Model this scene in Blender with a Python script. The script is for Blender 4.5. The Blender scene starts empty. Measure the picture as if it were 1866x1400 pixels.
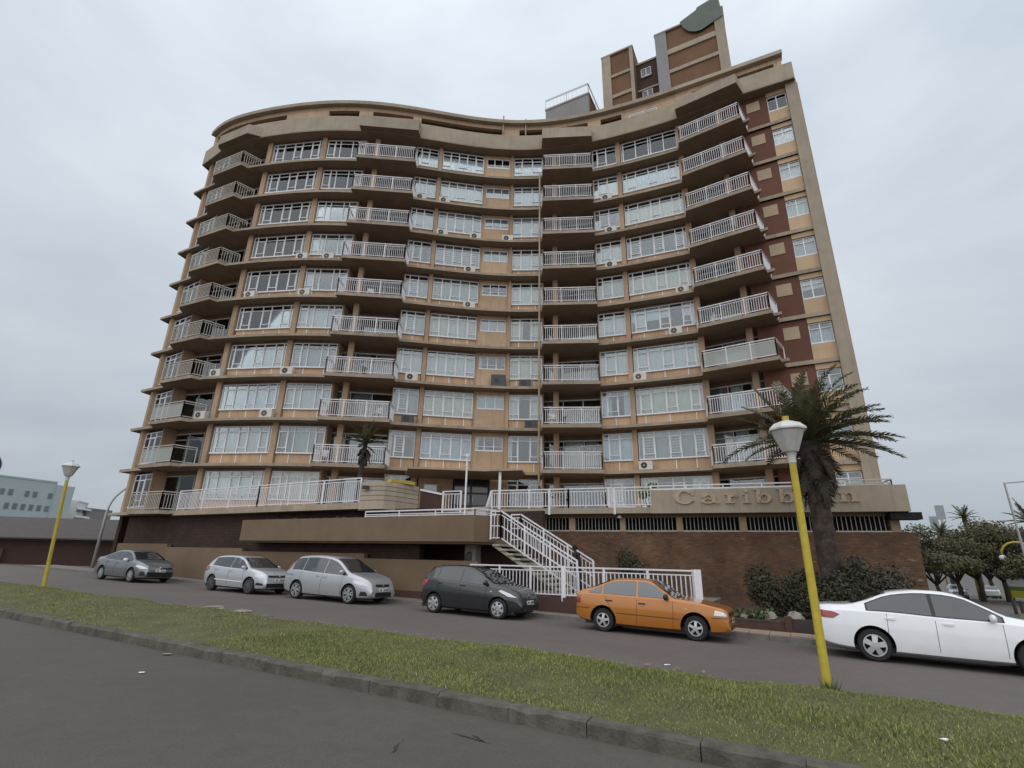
import bpy, bmesh, math, random
import numpy as np
from mathutils import Vector, Matrix
random.seed(7); rng = np.random.default_rng(11)
R = math.radians
scene = bpy.context.scene
COL = scene.collection

# ------------------------------------------------------------------ camera
EYE = 1.65
PITCH, ROLL = R(18.8), R(1.2)
cam = bpy.data.cameras.new('camera'); camo = bpy.data.objects.new('camera', cam); COL.objects.link(camo)
cam.sensor_fit = 'HORIZONTAL'; cam.sensor_width = 36; cam.lens = 36 * 930 / 1866
cam.clip_start = 0.05; cam.clip_end = 3000
cp, sp, cr, sr = math.cos(PITCH), math.sin(PITCH), math.cos(ROLL), math.sin(ROLL)
rt = Vector((cr, -sp * sr, cp * sr)); upv = Vector((-sr, -sp * cr, cp * cr)); fw = Vector((0, cp, sp))
M = Matrix.Identity(4)
for i in range(3): M[i][0] = rt[i]; M[i][1] = upv[i]; M[i][2] = -fw[i]
M[0][3], M[1][3], M[2][3] = 0, 0, EYE
camo.matrix_world = M
scene.camera = camo

# ------------------------------------------------------------------ sky and sun (overcast)
SUN_EL, SUN_AZ = R(46), R(196)       # azimuth measured from +Y clockwise
world = bpy.data.worlds.new('World'); scene.world = world; world.use_nodes = True
nt = world.node_tree; nt.nodes.clear()
def N(tree, typ, **kw):
    n = tree.nodes.new(typ)
    for k, v in kw.items():
        if k in ('i', 'inp'):
            for a, b in v.items(): n.inputs[a].default_value = b
        else: setattr(n, k, v)
    return n
out = N(nt, 'ShaderNodeOutputWorld'); bg = N(nt, 'ShaderNodeBackground')
sky = N(nt, 'ShaderNodeTexSky', sky_type='NISHITA', sun_disc=False, sun_elevation=SUN_EL, sun_rotation=SUN_AZ)
tc = N(nt, 'ShaderNodeTexCoord'); sep = N(nt, 'ShaderNodeSeparateXYZ')
nt.links.new(tc.outputs['Generated'], sep.inputs[0])
mp = N(nt, 'ShaderNodeMapping'); mp.inputs['Scale'].default_value = (1.0, 1.0, 2.6)
nt.links.new(tc.outputs['Generated'], mp.inputs[0])
nz = N(nt, 'ShaderNodeTexNoise', i={'Scale': 1.5, 'Detail': 5.0, 'Roughness': 0.52, 'Distortion': 0.35})
nt.links.new(mp.outputs[0], nz.inputs['Vector'])
rampc = N(nt, 'ShaderNodeValToRGB')
e = rampc.color_ramp.elements
e[0].position = 0.33; e[0].color = (4.3, 4.95, 5.6, 1); e[1].position = 0.62; e[1].color = (6.0, 6.45, 7.0, 1)
nt.links.new(nz.outputs['Fac'], rampc.inputs[0])
mr = N(nt, 'ShaderNodeMapRange', i={'From Min': 0.0, 'From Max': 1.0, 'To Min': 0.80, 'To Max': 1.68})
nt.links.new(sep.outputs['Z'], mr.inputs['Value'])
vm = N(nt, 'ShaderNodeVectorMath', operation='SCALE')
nt.links.new(rampc.outputs[0], vm.inputs[0]); nt.links.new(mr.outputs[0], vm.inputs['Scale'])
mx = N(nt, 'ShaderNodeMix', data_type='RGBA'); mx.inputs[0].default_value = 0.93
nt.links.new(sky.outputs[0], mx.inputs[6]); nt.links.new(vm.outputs[0], mx.inputs[7])
nt.links.new(mx.outputs[2], bg.inputs[0]); bg.inputs[1].default_value = 0.1
nt.links.new(bg.outputs[0], out.inputs[0])
sl = bpy.data.lights.new('sun', 'SUN'); sl.energy = 1.5; sl.angle = R(110); sl.color = (1, 0.97, 0.93)
so = bpy.data.objects.new('sun', sl); COL.objects.link(so)
sd = Vector((math.sin(SUN_AZ) * math.cos(SUN_EL), math.cos(SUN_AZ) * math.cos(SUN_EL), math.sin(SUN_EL)))
so.rotation_euler = sd.to_track_quat('Z', 'Y').to_euler(); so.location = (0, -20, 60)
vs = scene.view_settings
vs.view_transform = 'Standard'; vs.look = 'None'; vs.exposure = 0.0; vs.gamma = 1.0; vs.use_curve_mapping = False
try: scene.cycles.use_denoising = True; scene.cycles.max_bounces = 6; scene.cycles.transparent_max_bounces = 12
except Exception: pass

# ------------------------------------------------------------------ frames of reference
UX, UY = math.cos(R(28.5)), -math.sin(R(28.5))     # along the street (towards the right)
VX, VY = -UY, UX                                   # across the street (towards the building)
def ST(s, t): return (s * UX + t * VX, s * UY + t * VY)
def to_st(x, y): return (x * UX + y * UY, x * VX + y * VY)
def G(x, y):
    s, t = to_st(x, y)
    return -0.0155 * max(-70, min(60, s)) - 0.018 * max(-25, min(100, t))
def PT(s, t, dz=0):
    x, y = ST(s, t); return (x, y, G(x, y) + dz)

# ------------------------------------------------------------------ materials
MATS = {}
def principled(name):
    m = bpy.data.materials.new(name); m.use_nodes = True
    return m, m.node_tree, m.node_tree.nodes['Principled BSDF']
def mat(name, col, rough=0.7, var=0.12, scale=3.0, bump=0.0, bscale=40.0, metal=0.0, streak=0.0, col2=None, spec=0.5, coat=0.0, detail=4.0):
    if name in MATS: return MATS[name]
    m, t, b = principled(name)
    b.inputs['Roughness'].default_value = rough; b.inputs['Metallic'].default_value = metal
    b.inputs['Specular IOR Level'].default_value = spec
    if coat: b.inputs['Coat Weight'].default_value = coat; b.inputs['Coat Roughness'].default_value = 0.04
    geo = N(t, 'ShaderNodeNewGeometry')
    c1 = tuple(col) + (1,); k = 1 - var
    c2 = (tuple(col2) if col2 else tuple(c * k for c in col)) + (1,)
    if var > 0 or col2:
        n1 = N(t, 'ShaderNodeTexNoise', i={'Scale': scale, 'Detail': detail, 'Roughness': 0.6})
        t.links.new(geo.outputs['Position'], n1.inputs['Vector'])
        mr_ = N(t, 'ShaderNodeMapRange', i={'From Min': 0.35, 'From Max': 0.65})
        t.links.new(n1.outputs['Fac'], mr_.inputs['Value'])
        mix = N(t, 'ShaderNodeMix', data_type='RGBA'); mix.inputs[6].default_value = c1; mix.inputs[7].default_value = c2
        t.links.new(mr_.outputs[0], mix.inputs[0]); src = mix.outputs[2]
        if streak > 0:
            mpp = N(t, 'ShaderNodeMapping'); mpp.inputs['Scale'].default_value = (3.5, 3.5, 0.22)
            t.links.new(geo.outputs['Position'], mpp.inputs[0])
            n2 = N(t, 'ShaderNodeTexNoise', i={'Scale': 1.3, 'Detail': 5.0, 'Roughness': 0.65})
            t.links.new(mpp.outputs[0], n2.inputs['Vector'])
            m2 = N(t, 'ShaderNodeMapRange', i={'From Min': 0.52, 'From Max': 0.75, 'To Max': streak})
            t.links.new(n2.outputs['Fac'], m2.inputs['Value'])
            mix2 = N(t, 'ShaderNodeMix', data_type='RGBA'); mix2.inputs[7].default_value = (0.06, 0.05, 0.04, 1)
            t.links.new(m2.outputs[0], mix2.inputs[0]); t.links.new(src, mix2.inputs[6]); src = mix2.outputs[2]
            oi = N(t, 'ShaderNodeObjectInfo'); mo = N(t, 'ShaderNodeMapRange', i={'To Min': 0.88, 'To Max': 1.08}); t.links.new(oi.outputs['Random'], mo.inputs['Value'])
            vo = N(t, 'ShaderNodeVectorMath', operation='SCALE'); t.links.new(src, vo.inputs[0]); t.links.new(mo.outputs[0], vo.inputs['Scale']); src = vo.outputs[0]
        t.links.new(src, b.inputs['Base Color'])
    else:
        b.inputs['Base Color'].default_value = c1
    if bump > 0:
        nb = N(t, 'ShaderNodeTexNoise', i={'Scale': bscale, 'Detail': 3.0})
        t.links.new(geo.outputs['Position'], nb.inputs['Vector'])
        bp = N(t, 'ShaderNodeBump', i={'Strength': bump, 'Distance': 0.02})
        t.links.new(nb.outputs['Fac'], bp.inputs['Height']); t.links.new(bp.outputs[0], b.inputs['Normal'])
    MATS[name] = m
    return m
def brickmat(name, dirv, cols, mortar, bw=0.22, bh=0.075, ms=0.01, rough=0.85, light=None):
    m, t, b = principled(name); b.inputs['Roughness'].default_value = rough
    geo = N(t, 'ShaderNodeNewGeometry')
    dot = N(t, 'ShaderNodeVectorMath', operation='DOT_PRODUCT'); dot.inputs[1].default_value = (dirv[0], dirv[1], 0)
    t.links.new(geo.outputs['Position'], dot.inputs[0])
    sp_ = N(t, 'ShaderNodeSeparateXYZ'); t.links.new(geo.outputs['Position'], sp_.inputs[0])
    cb = N(t, 'ShaderNodeCombineXYZ'); t.links.new(dot.outputs['Value'], cb.inputs[0]); t.links.new(sp_.outputs[2], cb.inputs[1])
    br = N(t, 'ShaderNodeTexBrick', i={'Scale': 1.0, 'Mortar Size': ms, 'Brick Width': bw, 'Row Height': bh, 'Bias': 0.0})
    br.inputs['Color1'].default_value = cols[0] + (1,); br.inputs['Color2'].default_value = cols[1] + (1,); br.inputs['Mortar'].default_value = mortar + (1,)
    t.links.new(cb.outputs[0], br.inputs['Vector'])
    n1 = N(t, 'ShaderNodeTexNoise', i={'Scale': 1.1, 'Detail': 6.0, 'Roughness': 0.7}); t.links.new(geo.outputs['Position'], n1.inputs['Vector'])
    mr_ = N(t, 'ShaderNodeMapRange', i={'From Min': 0.3, 'From Max': 0.7, 'To Min': 0.55, 'To Max': 1.25}); t.links.new(n1.outputs['Fac'], mr_.inputs['Value'])
    v = N(t, 'ShaderNodeVectorMath', operation='SCALE'); t.links.new(br.outputs['Color'], v.inputs[0]); t.links.new(mr_.outputs[0], v.inputs['Scale'])
    src = v.outputs[0]
    if light:
        mpp = N(t, 'ShaderNodeMapping'); mpp.inputs['Scale'].default_value = (1.6, 5.5, 1)
        t.links.new(cb.outputs[0], mpp.inputs[0])
        n3 = N(t, 'ShaderNodeTexNoise', i={'Scale': 1.0, 'Detail': 2.0}); t.links.new(mpp.outputs[0], n3.inputs['Vector'])
        m3 = N(t, 'ShaderNodeMapRange', i={'From Min': 0.66, 'From Max': 0.76, 'To Max': 0.7}); t.links.new(n3.outputs['Fac'], m3.inputs['Value'])
        mm = N(t, 'ShaderNodeMix', data_type='RGBA'); mm.inputs[7].default_value = light + (1,)
        t.links.new(m3.outputs[0], mm.inputs[0]); t.links.new(src, mm.inputs[6]); src = mm.outputs[2]
    t.links.new(src, b.inputs['Base Color'])
    bp = N(t, 'ShaderNodeBump', i={'Strength': 0.5, 'Distance': 0.012}); bp.invert = True
    t.links.new(br.outputs['Fac'], bp.inputs['Height']); t.links.new(bp.outputs[0], b.inputs['Normal'])
    MATS[name] = m; return m
def glassmat(name, tint=(0.93, 0.96, 0.96), refl=0.12, rough=0.02):
    m = bpy.data.materials.new(name); m.use_nodes = True; t = m.node_tree; t.nodes.clear()
    o = N(t, 'ShaderNodeOutputMaterial'); tr = N(t, 'ShaderNodeBsdfTransparent'); gl = N(t, 'ShaderNodeBsdfGlossy')
    tr.inputs[0].default_value = tint + (1,); gl.inputs['Roughness'].default_value = rough; gl.inputs[0].default_value = (0.93, 0.97, 1, 1)
    fr = N(t, 'ShaderNodeFresnel', i={'IOR': 1.5}); ad = N(t, 'ShaderNodeMapRange', i={'To Min': refl * 0.35, 'To Max': 1.0})
    t.links.new(fr.outputs[0], ad.inputs['Value'])
    mxs = N(t, 'ShaderNodeMixShader'); t.links.new(ad.outputs[0], mxs.inputs[0]); t.links.new(tr.outputs[0], mxs.inputs[1]); t.links.new(gl.outputs[0], mxs.inputs[2])
    t.links.new(mxs.outputs[0], o.inputs[0]); MATS[name] = m; return m
def leafmat(name, c1, c2, rough=0.55):
    m, t, b = principled(name); b.inputs['Roughness'].default_value = rough
    geo = N(t, 'ShaderNodeNewGeometry')
    rp = N(t, 'ShaderNodeValToRGB'); rp.color_ramp.elements[0].color = c1 + (1,); rp.color_ramp.elements[1].color = c2 + (1,)
    n1 = N(t, 'ShaderNodeTexNoise', i={'Scale': 1.2, 'Detail': 3.0}); t.links.new(geo.outputs['Position'], n1.inputs['Vector'])
    mm = N(t, 'ShaderNodeMath', operation='ADD'); mm2 = N(t, 'ShaderNodeMath', operation='MULTIPLY'); mm2.inputs[1].default_value = 0.5
    t.links.new(geo.outputs['Random Per Island'], mm.inputs[0]); t.links.new(n1.outputs['Fac'], mm.inputs[1])
    t.links.new(mm.outputs[0], mm2.inputs[0]); t.links.new(mm2.outputs[0], rp.inputs[0])
    t.links.new(rp.outputs[0], b.inputs['Base Color'])
    MATS[name] = m; return m

m_fascia = mat('beige_paint', (0.41, 0.34, 0.26), 0.85, 0.18, 0.8, 0.15, 25, streak=0.26)
m_ledge = mat('slab_paint', (0.385, 0.31, 0.23), 0.85, 0.25, 1.0, 0.1, 25, streak=0.38)
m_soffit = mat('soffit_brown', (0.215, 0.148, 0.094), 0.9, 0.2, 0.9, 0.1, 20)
m_spandrel = mat('ochre_panel', (0.57, 0.375, 0.235), 0.8, 0.18, 1.2, 0.1, 25, streak=0.42)
m_pillar = mat('tan_plaster', (0.47, 0.325, 0.215), 0.85, 0.16, 1.0, 0.12, 25, streak=0.38)
m_plaster = mat('ochre_plaster', (0.55, 0.385, 0.255), 0.85, 0.15, 1.0, 0.12, 25, streak=0.34)
m_brownwall = mat('red_brown_plaster', (0.150, 0.062, 0.038), 0.85, 0.15, 1.5, 0.12, 25, streak=0.1)
m_endbeige = mat('end_beige', (0.58, 0.41, 0.26), 0.85, 0.1, 1.0, 0.1, 25, streak=0.18)
m_panel = mat('panel_beige', (0.44, 0.34, 0.23), 0.85, 0.1, 1.0)
m_white = mat('white_paint', (0.78, 0.78, 0.80), 0.45, 0.08, 6.0)
m_rail = mat('rail_white', (0.74, 0.73, 0.76), 0.5, 0.1, 5.0)
m_railgrey = mat('rail_grey', (0.50, 0.48, 0.44), 0.55, 0.12, 5.0)
m_glass = glassmat('window_glass')
m_balglass = glassmat('balustrade_glass', (0.8, 0.86, 0.84), 0.25)
def frosted(name):
    m = bpy.data.materials.new(name); m.use_nodes = True; t = m.node_tree; t.nodes.clear()
    o = N(t, 'ShaderNodeOutputMaterial'); tr = N(t, 'ShaderNodeBsdfTransparent'); df = N(t, 'ShaderNodeBsdfDiffuse'); df.inputs[0].default_value = (.5, .53, .5, 1); x = N(t, 'ShaderNodeMixShader'); x.inputs[0].default_value = .5
    t.links.new(tr.outputs[0], x.inputs[1]); t.links.new(df.outputs[0], x.inputs[2]); t.links.new(x.outputs[0], o.inputs[0]); MATS[name] = m; return m
m_balglass = frosted('frosted_balustrade')
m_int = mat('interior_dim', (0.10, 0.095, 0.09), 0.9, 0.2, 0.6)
m_sheer = mat('sheer_curtain', (0.66, 0.69, 0.69), 0.9, 0.12, 2.5)
m_cream = mat('cream_curtain', (0.64, 0.63, 0.52), 0.9, 0.12, 2.5)
m_bluec = mat('blue_grey_curtain', (0.50, 0.58, 0.66), 0.9, 0.15, 2.5)
m_darkc = mat('dark_curtain', (0.10, 0.105, 0.12), 0.9, 0.2, 2.5)
m_blindg = mat('grey_blind', (0.40, 0.43, 0.43), 0.8, 0.08, 2.0)
m_pipe = mat('pipe_tan', (0.42, 0.30, 0.20), 0.7, 0.15, 2.0)
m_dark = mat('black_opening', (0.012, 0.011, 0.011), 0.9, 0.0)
m_black = mat('black_plastic', (0.02, 0.02, 0.022), 0.5, 0.0)
m_acw = mat('ac_white', (0.62, 0.59, 0.53), 0.5, 0.1, 4.0)
m_acd = mat('ac_dark', (0.05, 0.055, 0.06), 0.5, 0.1, 4.0)
m_grille = mat('fan_black', (0.03, 0.03, 0.03), 0.6, 0.0)
m_towerb = mat('tower_brown', (0.20, 0.105, 0.055), 0.9, 0.2, 0.6, streak=0.2)
m_towergrey = mat('tower_grey', (0.27, 0.26, 0.26), 0.9, 0.12, 0.6, streak=0.15)
m_green = mat('green_sheet', (0.125, 0.15, 0.125), 0.7, 0.2, 1.0)
m_tile = brickmat('brown_tile', (UX, UY), ((0.058, 0.026, 0.018), (0.040, 0.019, 0.014)), (0.025, 0.014, 0.011), 0.3, 0.15, 0.012, 0.85)
m_brick = brickmat('face_brick', (0.939, -0.345), ((0.19, 0.095, 0.052), (0.115, 0.062, 0.038)), (0.13, 0.085, 0.055), 0.24, 0.085, 0.012, 0.9, light=(0.30, 0.23, 0.17))
m_planter = mat('planter_brown', (0.205, 0.138, 0.085), 0.85, 0.16, 0.8, 0.15, 25, streak=0.10)
m_plinth = mat('plinth_brown', (0.09, 0.045, 0.035), 0.85, 0.2, 2.0)
m_conc = mat('kerb_concrete', (0.14, 0.12, 0.098), 0.9, 0.45, 5.0, 0.6, 30, streak=0.75, detail=8)
m_kerbfar = mat('kerb_grey', (0.19, 0.175, 0.16), 0.9, 0.3, 3.0, 0.3, 30)
m_pave = mat('pavement_grey', (0.22, 0.19, 0.165), 0.9, 0.25, 2.0, 0.3, 40)
m_slabpink = mat('paving_pink', (0.36, 0.255, 0.19), 0.9, 0.22, 2.3, 0.3, 40)
m_yellow = mat('yellow_paint', (0.55, 0.42, 0.045), 0.6, 0.2, 7.0, 0.1, 60, streak=0.4)
m_step = mat('step_concrete', (0.42, 0.38, 0.32), 0.85, 0.15, 3.0)
m_earth = mat('garden_soil', (0.075, 0.055, 0.04), 0.95, 0.4, 3.0, 0.6, 20)
m_rock = mat('pale_rock', (0.33, 0.28, 0.24), 0.9, 0.35, 4.0, 0.4, 15)
m_brownrock = mat('brown_rock', (0.13, 0.08, 0.06), 0.9, 0.35, 4.0, 0.4, 15)

def asphaltmat(name, base, patch):
    m, t, b = principled(name); b.inputs['Roughness'].default_value = 0.85
    geo = N(t, 'ShaderNodeNewGeometry')
    n1 = N(t, 'ShaderNodeTexNoise', i={'Scale': 0.35, 'Detail': 5.0, 'Roughness': 0.55}); n2 = N(t, 'ShaderNodeTexNoise', i={'Scale': 90.0, 'Detail': 2.0})
    n3 = N(t, 'ShaderNodeTexNoise', i={'Scale': 4.0, 'Detail': 6.0, 'Roughness': 0.7})
    for n in (n1, n2, n3): t.links.new(geo.outputs['Position'], n.inputs['Vector'])
    mr1 = N(t, 'ShaderNodeMapRange', i={'From Min': 0.35, 'From Max': 0.65}); t.links.new(n1.outputs['Fac'], mr1.inputs['Value'])
    mix = N(t, 'ShaderNodeMix', data_type='RGBA'); mix.inputs[6].default_value = base + (1,); mix.inputs[7].default_value = patch + (1,)
    t.links.new(mr1.outputs[0], mix.inputs[0])
    a = N(t, 'ShaderNodeMapRange', i={'From Min': 0.3, 'From Max': 0.7, 'To Min': 0.75, 'To Max': 1.25}); t.links.new(n2.outputs['Fac'], a.inputs['Value'])
    a3 = N(t, 'ShaderNodeMapRange', i={'From Min': 0.3, 'From Max': 0.7, 'To Min': 0.9, 'To Max': 1.08}); t.links.new(n3.outputs['Fac'], a3.inputs['Value'])
    mu = N(t, 'ShaderNodeMath', operation='MULTIPLY'); t.links.new(a.outputs[0], mu.inputs[0]); t.links.new(a3.outputs[0], mu.inputs[1])
    v = N(t, 'ShaderNodeVectorMath', operation='SCALE'); t.links.new(mix.outputs[2], v.inputs[0]); t.links.new(mu.outputs[0], v.inputs['Scale'])
    n4 = N(t, 'ShaderNodeTexNoise', i={'Scale': 0.9, 'Detail': 6.0, 'Roughness': 0.7, 'Distortion': 0.6}); t.links.new(geo.outputs['Position'], n4.inputs['Vector'])
    m4 = N(t, 'ShaderNodeMapRange', i={'From Min': 0.60, 'From Max': 0.74, 'To Max': 0.38}); t.links.new(n4.outputs['Fac'], m4.inputs['Value'])
    mx4 = N(t, 'ShaderNodeMix', data_type='RGBA'); mx4.inputs[7].default_value = (.045, .04, .036, 1); t.links.new(m4.outputs[0], mx4.inputs[0]); t.links.new(v.outputs[0], mx4.inputs[6])
    t.links.new(mx4.outputs[2], b.inputs['Base Color'])
    bp = N(t, 'ShaderNodeBump', i={'Strength': 0.35, 'Distance': 0.01}); t.links.new(n2.outputs['Fac'], bp.inputs['Height']); t.links.new(bp.outputs[0], b.inputs['Normal'])
    MATS[name] = m; return m
m_asph = asphaltmat('asphalt_near', (0.098, 0.085, 0.072), (0.084, 0.074, 0.063))
m_asph2 = asphaltmat('asphalt_far', (0.140, 0.116, 0.104), (0.120, 0.100, 0.090))
m_grnd = asphaltmat('ground_mix', (0.10, 0.09, 0.078), (0.12, 0.105, 0.09))
m_turf = mat('turf_base', (0.125, 0.115, 0.045), 0.95, 0.3, 1.6, 0.5, 30, col2=(0.085, 0.075, 0.035))
m_blade = leafmat('grass_blade', (0.080, 0.112, 0.026), (0.40, 0.38, 0.14), 0.85)
_rp = [n for n in m_blade.node_tree.nodes if n.type == 'VALTORGB'][0].color_ramp; _e = _rp.elements.new(.5); _e.color = (.185, .215, .058, 1); _rp.elements[0].position = .25; _rp.elements[-1].position = .8
for n in m_blade.node_tree.nodes:
    if n.type == 'TEX_NOISE': n.inputs['Scale'].default_value = 0.9; n.inputs['Detail'].default_value = 6; n.inputs['Roughness'].default_value = .7

# ------------------------------------------------------------------ mesh builder
WL = {}
class MB:
    def __init__(s): s.v = []; s.f = []; s.m = []
    def face(s, pts, m=0):
        b = len(s.v); s.v += [tuple(p) for p in pts]; s.f.append(tuple(range(b, b + len(pts)))); s.m.append(m)
    def _hex(s, c, m=0):
        b = len(s.v); s.v += [tuple(p) for p in c]
        for q in ((0, 3, 2, 1), (4, 5, 6, 7), (0, 1, 5, 4), (1, 2, 6, 5), (2, 3, 7, 6), (3, 0, 4, 7)):
            s.f.append(tuple(b + i for i in q)); s.m.append(m)
    def box(s, x0, x1, y0, y1, z0, z1, m=0):
        s._hex([(x0, y0, z0), (x1, y0, z0), (x1, y1, z0), (x0, y1, z0), (x0, y0, z1), (x1, y0, z1), (x1, y1, z1), (x0, y1, z1)], m)
    def wbox(s, a, b, z0, z1, o0, o1, m=0, n=None):
        """box standing on the plan segment a-b, from offset o0 to o1 along the left normal n"""
        a = np.array(a[:2], float); b = np.array(b[:2], float); d = b - a; L = np.hypot(*d)
        if L < 1e-6: return
        if n is None: n = np.array([-d[1], d[0]]) / L
        c = [a + n * o0, b + n * o0, b + n * o1, a + n * o1]
        s._hex([(p[0], p[1], z0) for p in c] + [(p[0], p[1], z1) for p in c], m)
    def bar(s, p, q, w, h=None, m=0):
        p = Vector(p); q = Vector(q); d = q - p
        if d.length < 1e-6: return
        h = w if h is None else h; d.normalize()
        u = Vector((0, 0, 1)) if abs(d.z) < 0.95 else Vector((1, 0, 0))
        x = d.cross(u).normalized(); y = x.cross(d).normalized()
        c = []
        for e_ in (p, q):
            c += [e_ - x * w / 2 - y * h / 2, e_ + x * w / 2 - y * h / 2, e_ + x * w / 2 + y * h / 2, e_ - x * w / 2 + y * h / 2]
        s._hex(c, m)
    def prism(s, poly, z0, z1, m=0, mbot=None, mtop=None):
        n = len(poly)
        ar = sum(poly[i][0] * poly[(i + 1) % n][1] - poly[(i + 1) % n][0] * poly[i][1] for i in range(n))
        if ar < 0: poly = poly[::-1]
        b = len(s.v)
        s.v += [(p[0], p[1], z0) for p in poly] + [(p[0], p[1], z1) for p in poly]
        s.f.append(tuple(b + i for i in reversed(range(n)))); s.m.append(m if mbot is None else mbot)
        s.f.append(tuple(b + n + i for i in range(n))); s.m.append(m if mtop is None else mtop)
        for i in range(n):
            j = (i + 1) % n; s.f.append((b + i, b + j, b + n + j, b + n + i)); s.m.append(m)
    def strip(s, A, B, z0, z1, m=0, mbot=None):
        """slab between plan polylines A (front) and B (back) of equal length"""
        n = len(A); b = len(s.v)
        for P_, z in ((A, z0), (B, z0), (A, z1), (B, z1)): s.v += [(p[0], p[1], z) for p in P_]
        mb = m if mbot is None else mbot
        for i in range(n - 1):
            a0, a1, b0, b1 = b + i, b + i + 1, b + n + i, b + n + i + 1
            c0, c1, d0, d1 = b + 2 * n + i, b + 2 * n + i + 1, b + 3 * n + i, b + 3 * n + i + 1
            s.f += [(a0, b0, b1, a1), (c0, c1, d1, d0), (a0, a1, c1, c0), (b1, b0, d0, d1)]; s.m += [mb, m, m, m]
        s.f += [(b, b + 2 * n, b + 3 * n, b + n), (b + n - 1, b + 2 * n - 1, b + 4 * n - 1, b + 3 * n - 1)]; s.m += [m, m]
    def tube(s, pts, rad, n=8, m=0, cap=True):
        pts = [Vector(p) for p in pts]; k = len(pts); rad = [rad] * k if np.isscalar(rad) else rad
        b = len(s.v); px = None
        for i, p in enumerate(pts):
            d = (pts[min(i + 1, k - 1)] - pts[max(i - 1, 0)]).normalized()
            if px is None:
                u = Vector((0, 0, 1)) if abs(d.z) < 0.9 else Vector((1, 0, 0)); px = d.cross(u).normalized()
            else: px = (px - d * px.dot(d)).normalized()
            py = d.cross(px)
            for j in range(n):
                a = 2 * math.pi * j / n; s.v.append(tuple(p + (px * math.cos(a) + py * math.sin(a)) * rad[i]))
        for i in range(k - 1):
            for j in range(n):
                j2 = (j + 1) % n; s.f.append((b + i * n + j, b + i * n + j2, b + (i + 1) * n + j2, b + (i + 1) * n + j)); s.m.append(m)
        if cap:
            s.f.append(tuple(b + j for j in reversed(range(n)))); s.m.append(m)
            s.f.append(tuple(b + (k - 1) * n + j for j in range(n))); s.m.append(m)
    def lathe(s, prof, n=16, o=(0, 0, 0), axis='z', m=0):
        b = len(s.v); k = len(prof)
        for r, h in prof:
            for j in range(n):
                a = 2 * math.pi * j / n; c, d = r * math.cos(a), r * math.sin(a)
                s.v.append((o[0] + c, o[1] + d, o[2] + h) if axis == 'z' else (o[0] + c, o[1] + h, o[2] + d))
        for i in range(k - 1):
            for j in range(n):
                j2 = (j + 1) % n; s.f.append((b + i * n + j, b + i * n + j2, b + (i + 1) * n + j2, b + (i + 1) * n + j)); s.m.append(m)
    def build(s, name, mats, parent=None, smooth=False, local=False, auto=None):
        me = bpy.data.meshes.new(name); v = np.array(s.v, float)
        off = np.zeros(3)
        if parent is not None and not local: off = np.array(WL.get(parent.name, (0, 0, 0)))
        me.from_pydata((v - off).tolist(), [], s.f)
        mats = mats if isinstance(mats, (list, tuple)) else [mats]
        for q in mats: me.materials.append(q)
        if len(mats) > 1: me.polygons.foreach_set('material_index', s.m)
        if smooth: me.polygons.foreach_set('use_smooth', [True] * len(me.polygons))
        me.update()
        if auto is not None: me.set_sharp_from_angle(angle=R(auto))
        o = bpy.data.objects.new(name, me); COL.objects.link(o)
        if parent is not None: o.parent = parent
        WL[o.name] = tuple(off)
        return o
def empty(name, loc, rot=None, parent=None):
    o = bpy.data.objects.new(name, None); COL.objects.link(o); o.location = loc; o.empty_display_size = 0.3
    if rot is not None: o.rotation_euler = rot
    if parent is not None: o.parent = parent
    WL[o.name] = tuple(loc); return o
def tag(o, label, cat, group=None):
    o['label'] = label; o['category'] = cat
    if group: o['group'] = group
    return o
def struct(o): o['kind'] = 'structure'; return o
def stuff(o): o['kind'] = 'stuff'; return o
def copy_tree(o, parent=None):
    c = o.copy(); COL.objects.link(c)
    if parent is not None: c.parent = parent
    for ch in list(o.children): copy_tree(ch, c)
    return c
def railing(mb, pts, z0, z1, post=0.06, bal=0.024, gap=0.13, posts=None, mid=None, low=0.1, toprail=0.06, m=0, balpost=True):
    """pts: plan polyline; z0/z1 number (level) or list per point (floor / rail top)"""
    n = len(pts); zz0 = z0 if isinstance(z0, (list, tuple)) else [z0] * n; zz1 = z1 if isinstance(z1, (list, tuple)) else [z1] * n
    for i in range(n - 1):
        a = np.array(pts[i], float); b = np.array(pts[i + 1], float); L = np.hypot(*(b - a))
        def P3(f, h): return (a[0] + (b[0] - a[0]) * f, a[1] + (b[1] - a[1]) * f, zz0[i] + (zz0[i + 1] - zz0[i]) * f + h)
        H_ = zz1[i] - zz0[i]
        mb.bar(P3(0, H_), P3(1, H_), toprail, 0.05, m)
        mb.bar(P3(0, H_ - 0.13), P3(1, H_ - 0.13), 0.04, 0.035, m)
        mb.bar(P3(0, low), P3(1, low), 0.04, 0.04, m)
        if mid:
            for h in mid: mb.bar(P3(0, h), P3(1, h), 0.04, 0.04, m)
        k = max(1, int(round(L / (posts or 1.6))))
        for j in range(k + 1): mb.bar(P3(j / k, 0), P3(j / k, H_), post, post, m)
        if balpost:
            kb = max(2, int(L / gap))
            for j in range(1, kb): mb.bar(P3(j / kb, low), P3(j / kb, H_ - 0.13), bal, bal, m)

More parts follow.
